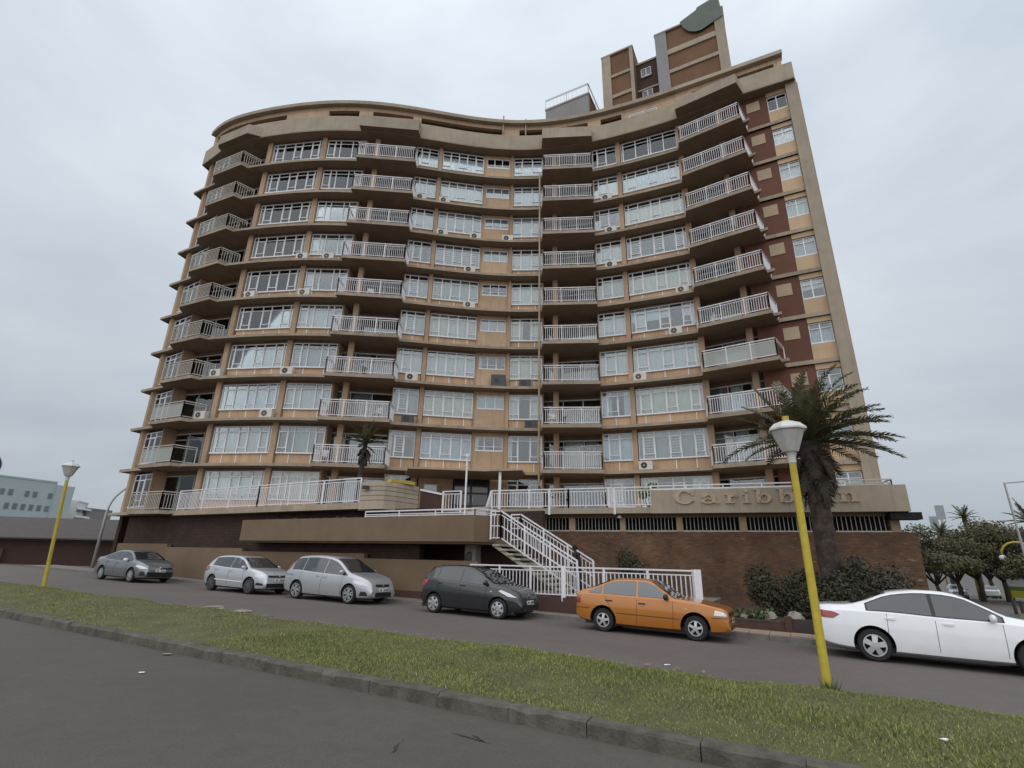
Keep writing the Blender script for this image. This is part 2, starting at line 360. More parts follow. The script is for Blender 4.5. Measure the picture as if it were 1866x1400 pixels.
# ================================================================== GROUND, ROADS, MEDIAN
def sheet(name, s0, s1, t0, t1, dz, m, ns=2, nt_=2, edge=None):
    mb = MB(); S_ = np.linspace(s0, s1, ns); T_ = np.linspace(t0, t1, nt_)
    for i in range(ns - 1):
        for j in range(nt_ - 1):
            mb.face([PT(S_[i], T_[j], dz), PT(S_[i + 1], T_[j], dz), PT(S_[i + 1], T_[j + 1], dz), PT(S_[i], T_[j + 1], dz)])
    return mb.build(name, m)
def ground_sheet():
    mb = MB()
    S_ = [-1500, -600, -250, -120, -70, -40, -20, 0, 20, 40, 60, 120, 250, 600, 1500]; T_ = [-1500, -500, -150, -60, -25, 0, 20, 40, 60, 80, 100, 180, 400, 1500]
    for i in range(len(S_) - 1):
        for j in range(len(T_) - 1):
            mb.face([PT(S_[i], T_[j], -0.03), PT(S_[i + 1], T_[j], -0.03), PT(S_[i + 1], T_[j + 1], -0.03), PT(S_[i], T_[j + 1], -0.03)])
    return mb.build('ground', m_grnd)
struct(ground_sheet())
struct(sheet('near_road', -70, 60, -20, 5.9, -0.004, m_asph, 14, 6))
struct(sheet('far_road', -70, 60, 9.98, 16.7, 0.0, m_asph2, 14, 4))
KERB_T0, KERB_T1 = 5.72, 5.92
# median: turf bed with rounded rise
def median():
    mb = MB(); S_ = np.linspace(-32, 30, 249); prof0 = [(5.9, 0.13), (6.3, 0.16), (7.2, 0.19), (8.4, 0.19), (9.3, 0.13), (9.8, 0.05), (10.15, -0.02)]; prof = [(t, float(np.interp(t, [p[0] for p in prof0], [p[1] for p in prof0]))) for t in np.r_[5.9, 6.1, 6.3, np.arange(6.55, 9.3, .25), 9.3, 9.55, 9.8, 10.0, 10.15]]
    def hh(s, t, h):
        end = min(1, max(0, (s + 31.2) / 2.0)); return (h + 0.02 * math.sin(s * 1.3 + t * 2.1) + 0.012 * math.sin(s * 4.1 - t)) * (0.3 + 0.7 * end)
    def tt(s, t):
        w = 0.10 * math.sin(s * 0.9) + 0.07 * math.sin(s * 2.3 + 1) + 0.05 * math.sin(s * 5.7)
        f = max(0, min(1, (t - 9) / 1)); return t + w * f - max(0, (-27 - s)) * 0.22 * max(0, (t - 5.9) / 4.2)
    for i in range(len(S_) - 1):
        for j in range(len(prof) - 1):
            q = []
            for (s, (t, h)) in ((S_[i], prof[j]), (S_[i + 1], prof[j]), (S_[i + 1], prof[j + 1]), (S_[i], prof[j + 1])):
                q.append(PT(s, tt(s, t), hh(s, t, h)))
            mb.face(q)
    o = struct(mb.build('median_verge', m_turf, smooth=True))
    # blades
    n = 240000
    dens = rng.random(n)
    s = -31 + 48 * (1 - dens ** 0.62) if False else np.where(rng.random(n) < 0.62, rng.uniform(-9, 7, n), rng.uniform(-31, 14, n))
    t = rng.uniform(5.93, 10.12, n)
    P_ = np.array([p[0] for p in prof]); Hh = np.array([p[1] for p in prof])
    keep = np.ones(n, bool)
    edge = (t > 9.55) & (rng.random(n) < (t - 9.55) * 1.5); keep &= ~edge
    bald = np.sin(s * 1.7 + 0.6 * t) * np.sin(t * 2.9 + s * 0.8) ; keep &= ~((bald > 0.66) & (rng.random(n) < 0.5))
    s, t = s[keep], t[keep]; n = len(s)
    h = np.interp(t, P_, Hh) + 0.02 * np.sin(s * 1.3 + t * 2.1) + 0.012 * np.sin(s * 4.1 - t)
    end = np.clip((s + 31.2) / 2, 0, 1); h *= 0.3 + 0.7 * end
    w_ = (0.10 * np.sin(s * 0.9) + 0.07 * np.sin(s * 2.3 + 1) + 0.05 * np.sin(s * 5.7)) * np.clip((t - 9), 0, 1)
    tt_ = t + w_ - np.maximum(0, -27 - s) * 0.22 * np.maximum(0, (t - 5.9) / 4.2)
    x = s * UX + tt_ * VX; y = s * UY + tt_ * VY
    z = -0.0155 * s - 0.018 * tt_ + h - 0.01
    ang = rng.uniform(0, 2 * np.pi, n); L = rng.uniform(0.014, 0.05, n) * (1 + 0.25 * np.sin(s * 0.7 + t * 1.9)); wd = rng.uniform(0.004, 0.009, n)
    tl = rng.uniform(0.3, 1.0, n) * L; a2 = rng.uniform(0, 2 * np.pi, n)
    V_ = np.empty((n, 3, 3))
    V_[:, 0] = np.stack([x - np.cos(ang) * wd, y - np.sin(ang) * wd, z], 1)
    V_[:, 1] = np.stack([x + np.cos(ang) * wd, y + np.sin(ang) * wd, z], 1)
    V_[:, 2] = np.stack([x + np.cos(a2) * tl, y + np.sin(a2) * tl, z + L], 1)
    me = bpy.data.meshes.new('grass'); me.vertices.add(3 * n); me.vertices.foreach_set('co', V_.reshape(-1))
    me.loops.add(3 * n); me.loops.foreach_set('vertex_index', np.arange(3 * n)); me.polygons.add(n)
    me.polygons.foreach_set('loop_start', np.arange(0, 3 * n, 3)); me.update(); me.validate()
    me.materials.append(m_blade)
    g = bpy.data.objects.new('grass', me); COL.objects.link(g); stuff(g)
    tag(g, 'short patchy green grass covering the median strip', 'grass')
median()
def kerb_near():
    mb = MB(); mb.box(0, 0.01, 0, 0.01, -1.0, -0.99)
    root = empty('kerb', PT(0, KERB_T0, 0)); struct(root)
    s = -33.0; i = 0
    while s < 8:
        L = random.uniform(0.85, 1.15); mbk = MB(); n = 4
        h0 = 0.145 + random.uniform(-0.006, 0.006); back = random.uniform(-0.004, 0.005); gapw = random.choice([0.003, 0.004, 0.006])
        if -2.2 < s < -1.2: gapw = 0.02
        A, B, C_, D_ = [], [], [], []
        rings = []
        for k in range(n + 1):
            ss = s + gapw / 2 + (L - gapw) * k / n; j = lambda a: random.uniform(-a, a)
            ch = 0.02 + (0.02 if random.random() < 0.15 else 0)
            rings.append([PT(ss, KERB_T0 + back + j(.004), -0.06), PT(ss, KERB_T0 + back + 0.01 + j(.006), h0 - ch - j(.008)), PT(ss, KERB_T0 + back + 0.01 + ch + j(.006), h0 + j(.006)),
                          PT(ss, KERB_T1 + back + j(.01), h0 + 0.005 + j(.008)), PT(ss, KERB_T1 + back, -0.06)])
        for k in range(n):
            for q in range(4): mbk.face([rings[k][q], rings[k + 1][q], rings[k + 1][q + 1], rings[k][q + 1]])
        mbk.face(rings[0]); mbk.face(rings[-1][::-1])
        mbk.build('kerb_stone', m_conc, root)
        s += L; i += 1
kerb_near()
# far pavement with kerb and slabs
def KFs(s):
    f = min(1, max(0, (s + 12) / 7)); f = f * f * (3 - 2 * f); return 16.62 - .37 * f
def far_pavement():
    mb = MB()
    S_ = np.linspace(-46, 14, 31)
    for i in range(30):
        a, b = S_[i], S_[i + 1]
        mb.face([PT(a, KFs(a) + 0.14, 0.125), PT(b, KFs(b) + 0.14, 0.125), PT(b, 18.4, 0.17), PT(a, 18.4, 0.17)])
    o = struct(mb.build('pavement', m_pave))
    k = MB(); 
    root = struct(empty('far_kerb', PT(0, KFs(0), 0)))
    s = -46
    while s < 14:
        kb = MB(); L = 1.0; a, b = s + 0.006, s + L - 0.006; h = 0.13 + random.uniform(-.006, .006)
        K0, K1 = KFs(a), KFs(b); kb._hex([PT(a, K0, -.05), PT(b, K1, -.05), PT(b, K1 + .14, -.05), PT(a, K0 + .14, -.05), PT(a, K0 + .02, h), PT(b, K1 + .02, h), PT(b, K1 + .14, h), PT(a, K0 + .14, h)])
        kb.build('kerb_stone', m_kerbfar, root); s += L
    s = -6.0
    while s < 6:
        for t in (16.40, 16.90):
            sb = MB(); a, b = s + 0.008, s + 0.492; z = 0.15 + random.uniform(-.006, .006); t1 = t + 0.49
            sb._hex([PT(a, t, .1), PT(b, t, .1), PT(b, t1, .1), PT(a, t1, .1), PT(a, t, z), PT(b, t, z), PT(b, t1, z + .005), PT(a, t1, z + .005)])
            sb.build('paving_slab', m_slabpink, None).parent = o
            bpy.context.view_layer.update
        s += 0.5
far_pavement()
# stones and litter scattered along the worn edge of the verge
def scatter_bits():
    for (s, t, r, m, nm, lb, ct) in [
        (-15.3, 10.3, .30, m_rock, 'broken_concrete', 'larger pale lump of broken concrete at the verge edge', 'rubble'),
        (-14.2, 10.35, .22, m_rock, 'broken_concrete', 'smaller pale lump of broken concrete beside the larger one', 'rubble'),
        (-3.95, 3.1, .045, m_white, 'litter', 'small white scrap of litter on the near road', 'litter'),
        (-9.3, 5.55, .07, m_rock, 'stone', 'small stone lying against the long concrete kerb', 'stone'),
        (1.0, 7.1, .035, m_white, 'litter', 'white scrap of paper in the grass near the right kerb', 'litter'),
        (-6.1, 2.1, .03, m_white, 'litter', 'tiny white scrap of litter at the lower left of the near road', 'litter'),
        (-8.2, 4.6, .04, m_white, 'litter', 'white scrap of litter on the near road below the kerb', 'litter'),
        (-2.4, 10.6, .05, m_white, 'litter', 'white scrap of litter on the far road by the verge', 'litter')]:
        mb = MB(); x, y, z = PT(s, t, 0.0 if t < 5.7 or t > 10.1 else 0.2); k = 9
        prof = [(0.01, 0), (r, .02), (r * .85, r * .22), (r * .3, r * .32), (0.005, r * .33)]
        mb.lathe(prof, k, (x, y, z - 0.005))
        for i in range(len(mb.v)):
            v = mb.v[i]; mb.v[i] = (x + (v[0] - x) * random.uniform(.6, 1.3) * 1.3, y + (v[1] - y) * random.uniform(.6, 1.2) * .8, v[2] + random.uniform(0, .05 * r))
        tag(mb.build(nm, m), lb, ct)
    # loose gravel at the verge edge
    mb = MB()
    for i in range(260):
        s = random.choice([random.gauss(-14.5, .8), random.gauss(-9, 2.2), random.gauss(-4.5, 2.2)]); t = 10.12 + random.uniform(-.25, .22); r = random.uniform(.008, .03)
        x, y, z = PT(s, t, 0.02); mb.box(x - r, x + r, y - r * .7, y + r * .7, z - .01, z + r * .8)
    tag(stuff(mb.build('gravel', m_rock)), 'loose pale gravel along the worn far edge of the verge', 'gravel')
scatter_bits()
# worn crack patch on the near road
def crack():
    mb = MB()
    for (s0, t0, L, w, a) in [(-3.35, 5.05, .5, .022, .1), (-3.6, 4.6, .4, .03, 1.2), (-3.15, 5.12, .25, .03, .5)]:
        pts = []
        for i in range(9):
            f = i / 8; ww = w * math.sin(math.pi * max(.05, min(.95, f))) * random.uniform(.5, 1.2)
            c = (s0 + L * f * math.cos(a) + random.uniform(-.02, .02), t0 - L * f * math.sin(a)); pts.append((c, ww))
        for i in range(8):
            (c, w0), (d, w1) = pts[i], pts[i + 1]
            mb.face([PT(c[0], c[1] - w0, .001), PT(d[0], d[1] - w1, .001), PT(d[0], d[1] + w1, .001), PT(c[0], c[1] + w0, .001)])
    struct(mb.build('road_crack', mat('tar_dark', (.052, .046, .041), .9, .4, 20)))
crack()

# ================================================================== APARTMENT BUILDING
CF = [-6.964681424122119e-09, -2.5600296302039927e-07, 1.4226997913154403e-06, 0.0001123810398069429, -0.0006105803561533257, -0.028853301836436147, -0.009803352395499744, 31.135956701113017]
_X = np.linspace(-25.2, 15.2, 2000); _Y = np.polyval(CF, _X); _D = np.polyval(np.polyder(CF), _X)
_Nn = np.stack([-_D, np.ones_like(_D)], 1) / np.sqrt(1 + _D ** 2)[:, None]
_L = np.stack([_X, _Y], 1); _W = _L + 0.8 * _Nn
_U = np.r_[0, np.cumsum(np.hypot(*np.diff(_W, axis=0).T))]
def WP(u, off=0.0):
    """plan point at arc length u of the window wall, moved inwards by off (negative = towards the street)"""
    i = min(max(np.searchsorted(_U, u), 1), len(_U) - 1); f = (u - _U[i - 1]) / (_U[i] - _U[i - 1])
    p = _L[i - 1] * (1 - f) + _L[i] * f; n = _Nn[i - 1] * (1 - f) + _Nn[i] * f
    return p + n * (0.8 + off)
H = 2.75
def Z(k): return 3.85 + H * k
bld = empty('apartment_building', (-2, 31, 0))
tag(bld, 'tall tan apartment block with a curving balconied front and a rooftop tower', 'building')
E0 = np.array([14.8, 26.7]); ED = np.array([0.882, -0.472]); EN = np.array([0.472, 0.882])
def EP(v, off=0): return E0 + ED * v + EN * off
BACK = 12.0
# slabs -------------------------------------------------------------
frontA = [(-25.15, 34.15), (-25.55, 33.6), (-23.2, 32.4), (-22.2, 31.7), (-21.0, 31.05)] + [tuple(_L[i]) for i in range(260, 2000, 40)] + [tuple(EP(-0.05, -0.12)), tuple(EP(3.66, -0.12))]
backA = [(p[0] * 0.93 + 1.2, max(p[1] + BACK, 42.0)) for p in frontA]
frontA_r = frontA
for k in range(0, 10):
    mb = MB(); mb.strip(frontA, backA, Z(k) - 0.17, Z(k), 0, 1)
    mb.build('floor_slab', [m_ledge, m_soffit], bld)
# interior core, back and side walls
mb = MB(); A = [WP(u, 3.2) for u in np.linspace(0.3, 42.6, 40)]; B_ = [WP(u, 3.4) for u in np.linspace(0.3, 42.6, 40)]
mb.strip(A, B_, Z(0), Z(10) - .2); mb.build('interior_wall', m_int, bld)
mb = MB(); mb.strip([backA[0]] + backA[1:], [(p[0], p[1] + .3) for p in backA], 0, Z(10)); mb.build('rear_wall', m_plaster, bld)
for a, b in (((-24.75, 33.75), backA[0]), (tuple(EP(3.645, 0.02)), backA[-1])):
    mb = MB(); mb.wbox(a, b, Z(0) - .2, Z(10), -0.12, 0.12); mb.build('side_wall', m_pillar, bld)
    mb = MB(); mb.wbox(a, b, -0.3, Z(0) - .2, -0.118, 0.118); mb.build('base_side_wall', m_tile, bld)
# openings along the facade: name -> (u0, u1)
WIN = {'W1': (6.84, 10.76), 'W2': (11.2, 14.02), 'W3': (17.82, 19.42), 'W4': (19.76, 22.9), 'S5': (23.05, 25.02), 'W6': (25.25, 27.42), 'W7': (31.24, 33.0), 'W8': (33.36, 37.3)}
BAYS = {'W1': [.07, .16, .21, .16, .20, .15, .05], 'W2': [.20, .14, .32, .14, .20], 'W3': [.22, .36, .42], 'W4': [.2, .19, .21, .2, .2], 'S5': [.33, .34, .33], 'W6': [.29, .35, .36], 'W7': [.2, .38, .42], 'W8': [.07, .17, .22, .16, .2, .13, .05]}
CAS = {'W1': (1, 3, 5), 'W2': (0, 4), 'W3': (1,), 'W4': (0, 2, 4), 'S5': (), 'W6': (0, 2), 'W7': (1,), 'W8': (1, 3, 5)}
STY = {  # floors 9..0
    'W1': ['half', 'half', 'sheer', 'darkbars', 'darkbars', 'sheer', 'bars', 'sheer', 'sheer', 'sheer'],
    'W2': ['dark', 'sheer', 'half', 'half', 'darkbars', 'sheer', 'bars', 'sheer', 'half', 'cream'],
    'W3': ['darkbars', 'sheer', 'sheer', 'dark', 'bars', 'bars', 'bars', 'bars', 'darkbars', 'dark'],
    'W4': ['half', 'sheer', 'blind', 'bars', 'sheer', 'half', 'sheer', 'cream', 'blue', 'dark'],
    'S5': ['dark', 'blind', 'blind', 'blind', 'dark', 'blind', 'dark', 'blind', 'dark', 'dark'],
    'W6': ['dark', 'sheer', 'blind', 'bars', 'sheer', 'half', 'cream', 'half', 'dark', 'half'],
    'W7': ['half', 'cream', 'dark', 'bars', 'sheer', 'sheer', 'white', 'half', 'blue', 'half'],
    'W8': ['plaindark', 'blue', 'cream', 'darkbars', 'cream', 'halfblind', 'white', 'cream', 'bars', 'half']}
def sub(a, b, f): return np.array(a) * (1 - f) + np.array(b) * f
def curtain_strip(mb, a, b, f0, f1, z0, z1, off, m, wav=0.035):
    a = np.array(a); b = np.array(b); d = b - a; L = np.hypot(*d); n = np.array([-d[1], d[0]]) / L
    k = max(2, int((f1 - f0) * L / 0.09)); ph = random.random() * 6
    pr = []
    for i in range(k + 1):
        f = f0 + (f1 - f0) * i / k; q = a + d * f + n * (off + wav * math.sin(i * 1.9 + ph) * random.uniform(.5, 1))
        pr.append(q)
    for i in range(k): mb.face([(pr[i][0], pr[i][1], z0), (pr[i + 1][0], pr[i + 1][1], z0), (pr[i + 1][0], pr[i + 1][1], z1), (pr[i][0], pr[i][1], z1)], m)
m_greyc = mat('grey_curtain', (.34, .35, .36), .9, .15, 2.5)
m_brownc = mat('brown_curtain', (.22, .17, .14), .9, .2, 2.5)
CURT = [m_sheer, m_cream, m_bluec, m_darkc, m_blindg, m_greyc, m_brownc]
def window(a, b, z0, z1, bays, cas, style, split, transom=0.80, fr=0.066):
    a = np.array(a); b = np.array(b); L = np.hypot(*(b - a)); mb = MB(); zt = z0 + (z1 - z0) * transom
    if style == 'plaindark': bays = [.04, .23, .23, .04, .23, .23]; cas = ()
    fs = np.r_[0, np.cumsum(bays)] / sum(bays)
    n = len(bays)
    mb.wbox(a, b, z0 - 0.05, z0 + 0.03, -0.09, 0.05)                # sill
    mb.wbox(a, b, z1 - 0.05, z1, -0.035, 0.05)
    for i, f in enumerate(fs):
        w = fr / L / 2 * (1.0 if 0 < i < n else 1.2)
        f0, f1 = max(0, f - w), min(1, f + w)
        mb.wbox(sub(a, b, f0), sub(a, b, f1), z0 + .03, z1 - .05, -0.032, 0.05)
    for i in range(n):
        p, q = sub(a, b, fs[i] + fr / L / 2), sub(a, b, fs[i + 1] - fr / L / 2)
        if transom < 1: mb.wbox(p, q, zt - .02, zt + .02, -0.028, 0.045)
        if i in cas:
            zc = z0 + .03 + 0.22 * (zt - z0)
            mb.wbox(p, q, zc - .025, zc + .02, -0.036, 0.03)
            g = 0.038 / np.hypot(*(q - p))
            mb.wbox(p, sub(p, q, g), zc + .02, zt - .02, -0.04, 0.03); mb.wbox(sub(p, q, 1 - g), q, zc + .02, zt - .02, -0.04, 0.03)
            mb.wbox(sub(p, q, g), sub(p, q, 1 - g), zt - .06, zt - .02, -0.04, 0.03)
    w = mb.build('window', m_white, bld)
    # panes
    if split:
        for i in range(n):
            p, q = sub(a, b, fs[i] + .01 / L), sub(a, b, fs[i + 1] - .01 / L)
            pb = MB(); pb.wbox(p, q, z0 + .02, z1 - .03, 0.006, 0.012); pb.build('pane', m_glass, w)
    else:
        pb = MB(); pb.wbox(a, b, z0 + .02, z1 - .03, 0.006, 0.012); pb.build('pane', m_glass, w)
    # curtains, blinds, burglar bars
    cb = MB(); c0, c1 = z0 - .05, z1 + .05; any_ = False
    if style in ('sheer', 'cream', 'blue', 'bars', 'white'):
        m = {'sheer': random.choice([0, 0, 0, 4, 2]), 'cream': 1, 'blue': 2, 'bars': random.choice([0, 4, 5]), 'white': 0}[style]
        curtain_strip(cb, a, b, 0, 1, c0, c1 if style == 'white' else zt + random.choice([-.03, -.03, -.05, .3]), 0.14 if style == 'white' else 0.2, m, .02 if style == 'white' else .04); any_ = True
    elif style in ('half', 'dark', 'darkbars', 'plaindark'):
        if style == 'half':
            f = random.uniform(.22, .4); g = random.uniform(.6, .8); m = random.choice([0, 0, 1, 2, 5, 6])
            curtain_strip(cb, a, b, 0, f, c0, c1, .2, m); curtain_strip(cb, a, b, g, 1, c0, c1, .2, m); any_ = True
            if random.random() < .4: curtain_strip(cb, a, b, f, g, c0, c1, .3, random.choice([0, 4]))
        elif style != 'plaindark' and random.random() < .7:
            curtain_strip(cb, a, b, 0, .12, c0, c1, .22, random.choice([0, 3])); curtain_strip(cb, a, b, .86, 1, c0, c1, .22, random.choice([0, 3])); any_ = True
    elif style == 'blind':
        cb.wbox(a, b, z0 + random.uniform(0, .1), c1, .11, .13, 4); any_ = True
    elif style == 'halfblind':
        for i in range(n):
            p, q = sub(a, b, fs[i] + .01), sub(a, b, fs[i + 1] - .01)
            if i not in (4,): cb.wbox(p, q, z0 + (z1 - z0) * random.choice([0, .45, .5, .5]), c1, .1, .115, 0)
        any_ = True
    if any_: cb.build('curtain', CURT, w)
    if 'bars' in style and cas:
        bb = MB()
        for i in range(n):
            if i in cas or (style == 'bars' and L < 4 and len(cas) > 1 and i % 2 == 1):
                p, q = sub(a, b, fs[i]), sub(a, b, fs[i + 1])
                for j in range(1, 8):
                    z = z0 + (zt - z0) * j / 8; bb.wbox(p, q, z - .012, z + .012, .05, .07)
        bb.build('burglar_bars', m_white, w)
    return w
for k in range(10):
    for nm, (u0, u1) in WIN.items():
        if k == 0 and nm in ('W4', 'S5'): continue
        a, b = WP(u0), WP(u1); st_ = STY[nm][9 - k]
        if nm == 'S5':
            zs = Z(k) + 1.42
            mb = MB(); mb.wbox(WP(u0 - .1), WP(u1 + .1), Z(k), zs - .05, 0, .2); mb.build('spandrel', m_plaster, bld)
            mb = MB(); mb.wbox(WP(u0 - .1), WP(u0 + .12), zs - .05, Z(k + 1) - .18, 0, .2); mb.wbox(WP(u1 - .12), WP(u1 + .1), zs - .05, Z(k + 1) - .18, 0, .2)
            mb.wbox(WP(u0 + .12), WP(u1 - .12), Z(k) + 2.3, Z(k + 1) - .18, 0, .2); mb.build('wall', m_plaster, bld)
            window(WP(u0 + .12, .06), WP(u1 - .12, .06), zs, Z(k) + 2.3, BAYS[nm], (), st_, k < 6, 0.3 if k % 2 else 1.1)
            continue
        mb = MB(); mb.wbox(a, b, Z(k), Z(k) + .70, .02, .18)
        sp_o = mb.build('spandrel', m_spandrel, bld)
        nj = max(1, int(round((u1 - u0) / 1.25)))
        for j in range(nj):
            f = (j + .5) / nj + random.uniform(-.05, .05); p = sub(a, b, f - .022 / (u1 - u0)); q = sub(a, b, f + .022 / (u1 - u0)); js = MB(); js.wbox(p, q, Z(k) + .02, Z(k) + .66, .004, .03); js.build('joint_strip', m_white, sp_o)
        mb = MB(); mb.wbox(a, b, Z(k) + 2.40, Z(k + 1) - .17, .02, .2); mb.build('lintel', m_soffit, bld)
        window(a, b, Z(k) + .75, Z(k) + 2.40, BAYS[nm], CAS[nm], st_, k < 7)
# pillars ----------------------------------------------------------
for u, w in ((0.16, .5), (6.58, .36), (10.98, .34), (14.90, .34), (19.59, .28), (22.97, .1), (25.13, .2), (28.32, .34), (33.16, .3), (37.5, .36), (40.21, .34)):
    for k in range(10):
        mb = MB(); mb.wbox(WP(u - w / 2), WP(u + w / 2), Z(k), Z(k + 1) - .17, -.16 if w > .15 else -.05, .22); mb.build('pillar', m_pillar, bld)
# balconies --------------------------------------------------------
BAL = {'b1': [(-22.85, 31.45), (-20.1, 30.2), (-19.2, 31.15)], 'b2': [(-11.45, 30.3), (-11.45, 29.2), (-7.27, 29.55), (-7.3, 30.9)], 'b3': [(1.9, 31.7), (1.9, 30.05), (5.45, 29.72), (5.62, 30.9)], 'b4': [(11.3, 28.6), (10.9, 27.3), (14.15, 25.1), (15.3, 26.45)]}
BACKP = {'b1': [(-18.6, 31.6), (-23.4, 33.0)], 'b2': [(-7.3, 31.2), (-11.45, 30.8)], 'b3': [(5.62, 31.3), (1.9, 31.9)], 'b4': [(15.3, 27.0), (11.5, 29.0)]}
DOOR = {'b1': (2.6, 6.38), 'b2': (14.05, 17.8), 'b3': (27.45, 31.2), 'b4': (37.3, 42.3)}
def balcony(nm, k):
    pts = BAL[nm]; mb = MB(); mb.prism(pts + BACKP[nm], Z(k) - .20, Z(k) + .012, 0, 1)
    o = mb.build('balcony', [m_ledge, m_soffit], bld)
    if k == 0 and nm != 'b1': return o
    r = MB(); m = m_railgrey if nm == 'b1' else m_rail
    c = np.mean(np.array(pts), axis=0)
    ins = [tuple(np.array(p) + (c - np.array(p)) / max(.01, np.hypot(*(c - np.array(p)))) * .07) for p in pts]
    glassb = (nm == 'b4' and k == 3) or (nm == 'b1' and k in (1, 2))
    railing(r, ins, Z(k) + .01, Z(k) + 1.06, .05, .026, .125 if nm != 'b1' else .14, 1.25, balpost=not glassb)
    r.build('railing', m, o)
    if glassb:
        g = MB(); p, q = (ins[0], ins[1]) if nm == 'b1' else (ins[1], ins[2]); g.wbox(p, q, Z(k) + .12, Z(k) + .9, -.006, .006)
        g.build('glass_panel' if glassb else 'screen_panel', m_balglass if glassb else m_railgrey, o)
    return o
def doors(nm, k):
    u0, u1 = DOOR[nm]; off = 1.15 if nm != 'b1' else 0.95
    a, b = WP(u0, off), WP(u1, off); L = np.hypot(*(b - a))
    w = MB(); fs = np.linspace(0, 1, 5 if L > 5 else 4) if nm != 'b2' else np.array([0, .24, .62, 1])
    z0, z1 = Z(k) + .02, Z(k) + 2.3
    w.wbox(a, b, z1 - .05, z1 + .03, -.03, .03); w.wbox(a, b, z0, z0 + .06, -.03, .03)
    if (k + len(nm)) % 2: w.wbox(a, b, z1 - .42, z1 - .37, -.03, .03)
    for f in fs: w.wbox(sub(a, b, max(0, f - .028 / L)), sub(a, b, min(1, f + .028 / L)), z0 + .06, z1 - .05, -.028, .032)
    o = w.build('balcony_door', m_white if nm != 'b1' else m_railgrey, bld)
    g = MB(); g.wbox(a, b, z0 + .05, z1 - .04, .0, .008); g.build('pane', m_glass, o)
    cb = MB()
    for i in range(len(fs) - 1):
        if random.random() < .62: curtain_strip(cb, a, b, fs[i] + .02, fs[i + 1] - random.choice([.02, .02, .1]), z0, z1 + .1, .2, random.choice([0, 0, 4, 1, 2, 5, 5]))
    if cb.f: cb.build('curtain', CURT, o)
    if nm == 'b3' and k in (2, 3, 1) or nm == 'b2' and k in (2, 3, 7):
        bb = MB()
        for j in range(24):
            f = .25 + .73 * j / 23; bb.wbox(sub(a, b, f - .006), sub(a, b, f + .006), z0 + .05, z1 - .5, -.07, -.05)
        bb.build('security_gate', m_white, o)
    h = MB(); h.wbox(a, b, z1 + .03, Z(k + 1) - .17, -.02, .12); h.build('lintel', m_soffit, bld)
    for u in (u0, u1):
        rw = MB(); p, q = WP(u, .06), WP(u, off); rw.wbox(p, q, Z(k), Z(k + 1) - .17, -.05, .05)
        if not (nm == 'b4' and u == u1): rw.build('recess_wall', m_pillar, bld)
for k in range(10):
    for nm in BAL: balcony(nm, k); doors(nm, k)
    window(WP(.45, .1), WP(2.6, .1), Z(k) + .35, Z(k) + 2.38, [.3, .34, .36], (1,), ['half', 'dark', 'half', 'sheer', 'sheer', 'sheer', 'half', 'bars', 'half', 'sheer'][k], k < 6, .82)
    mb = MB(); mb.wbox(WP(.45, .1), WP(2.6, .1), Z(k), Z(k) + .30, 0, .15); mb.build('spandrel', m_pillar, bld)
# right-hand end wall ----------------------------------------------
for k in range(10):
    mb = MB(); mb.wbox(EP(-.7), EP(1.86), Z(k), Z(k + 1) - .17, 0, .25); w = mb.build('end_wall', m_brownwall, bld)
    mb = MB(); mb.wbox(EP(.62), EP(1.42), Z(k) + 1.45, Z(k) + 2.2, -.035, -.002); mb.build('wall_panel', m_panel, w)
    mb = MB(); mb.wbox(EP(1.86), EP(3.02), Z(k), Z(k) + 1.0, 0, .25); mb.build('spandrel', m_endbeige, bld)
    mb = MB(); mb.wbox(EP(1.86), EP(3.02), Z(k) + 2.26, Z(k + 1) - .17, -.03, .25); mb.build('lintel', m_endbeige, bld)
    window(EP(1.88, .1), EP(3.0, .1), Z(k) + 1.06, Z(k) + 2.24, [.48, .52], (), ['dark', 'sheer', 'sheer', 'sheer', 'blind', 'halfblind', 'sheer', 'bars', 'sheer', 'sheer'][9 - k], True, .72)
    mb = MB(); mb.wbox(EP(-.35), EP(3.02), Z(k) - .17, Z(k) + .06, -.16, 0); mb.build('ledge_band', m_ledge, bld)
mb = MB(); mb.wbox(EP(3.02), EP(3.65), Z(0) - .3, Z(10), -.28, .3); mb.build('end_pillar', m_fascia, bld)
# roof fascia, penthouse band ---------------------------------------
def sub2(a, b, f): return np.array(a) * (1 - f) + np.array(b) * f
def lx(x): return (x, float(np.polyval(CF, x)))
FP = [(-24.9, 34.2), (-25.4, 33.5), (-22.9, 31.85), (-21.4, 31.15)] + [lx(x) for x in np.linspace(-20.4, 12.6, 56)] + [(14.95, 25.8), (17.7, 24.5), (18.1, 25.3)]
FB = [(p[0], p[1] + .28) for p in FP]
mb = MB(); mb.strip(FP, FB, Z(10) - .12, Z(10) + 1.18); mb.build('roof_fascia', m_fascia, bld)
CAN = {'b1': ([lx(-23.1), (-22.95, 31.35), (-20.1, 30.1), lx(-19.2), (-19.4, 31.2), (-23, 32.2)], 32.05), 'b2': ([lx(-11.5), (-11.5, 29.15), (-7.25, 29.5), lx(-7.2), (-7.3, 30.4), (-11.4, 29.9)], 32.2), 'b3': ([lx(1.87), (1.88, 30.0), (5.48, 29.68), lx(5.6), (5.5, 30.5), (1.9, 31.2)], 32.12), 'b4': ([lx(11.2), (10.85, 27.2), (14.15, 25.0), (15.1, 25.95), (14.9, 26.4), (12, 28.2)], 31.95)}
for nm_, (pl_, zt_) in CAN.items():
    mb = MB(); mb.prism([tuple(np.array(q, float)) for q in pl_], Z(10) - .13, zt_, 0, 1); mb.build('roof_canopy', [m_fascia, m_soffit], bld)
FBK = [(p[0] * .93 + 1.2, max(p[1] + BACK, 42)) for p in FP]
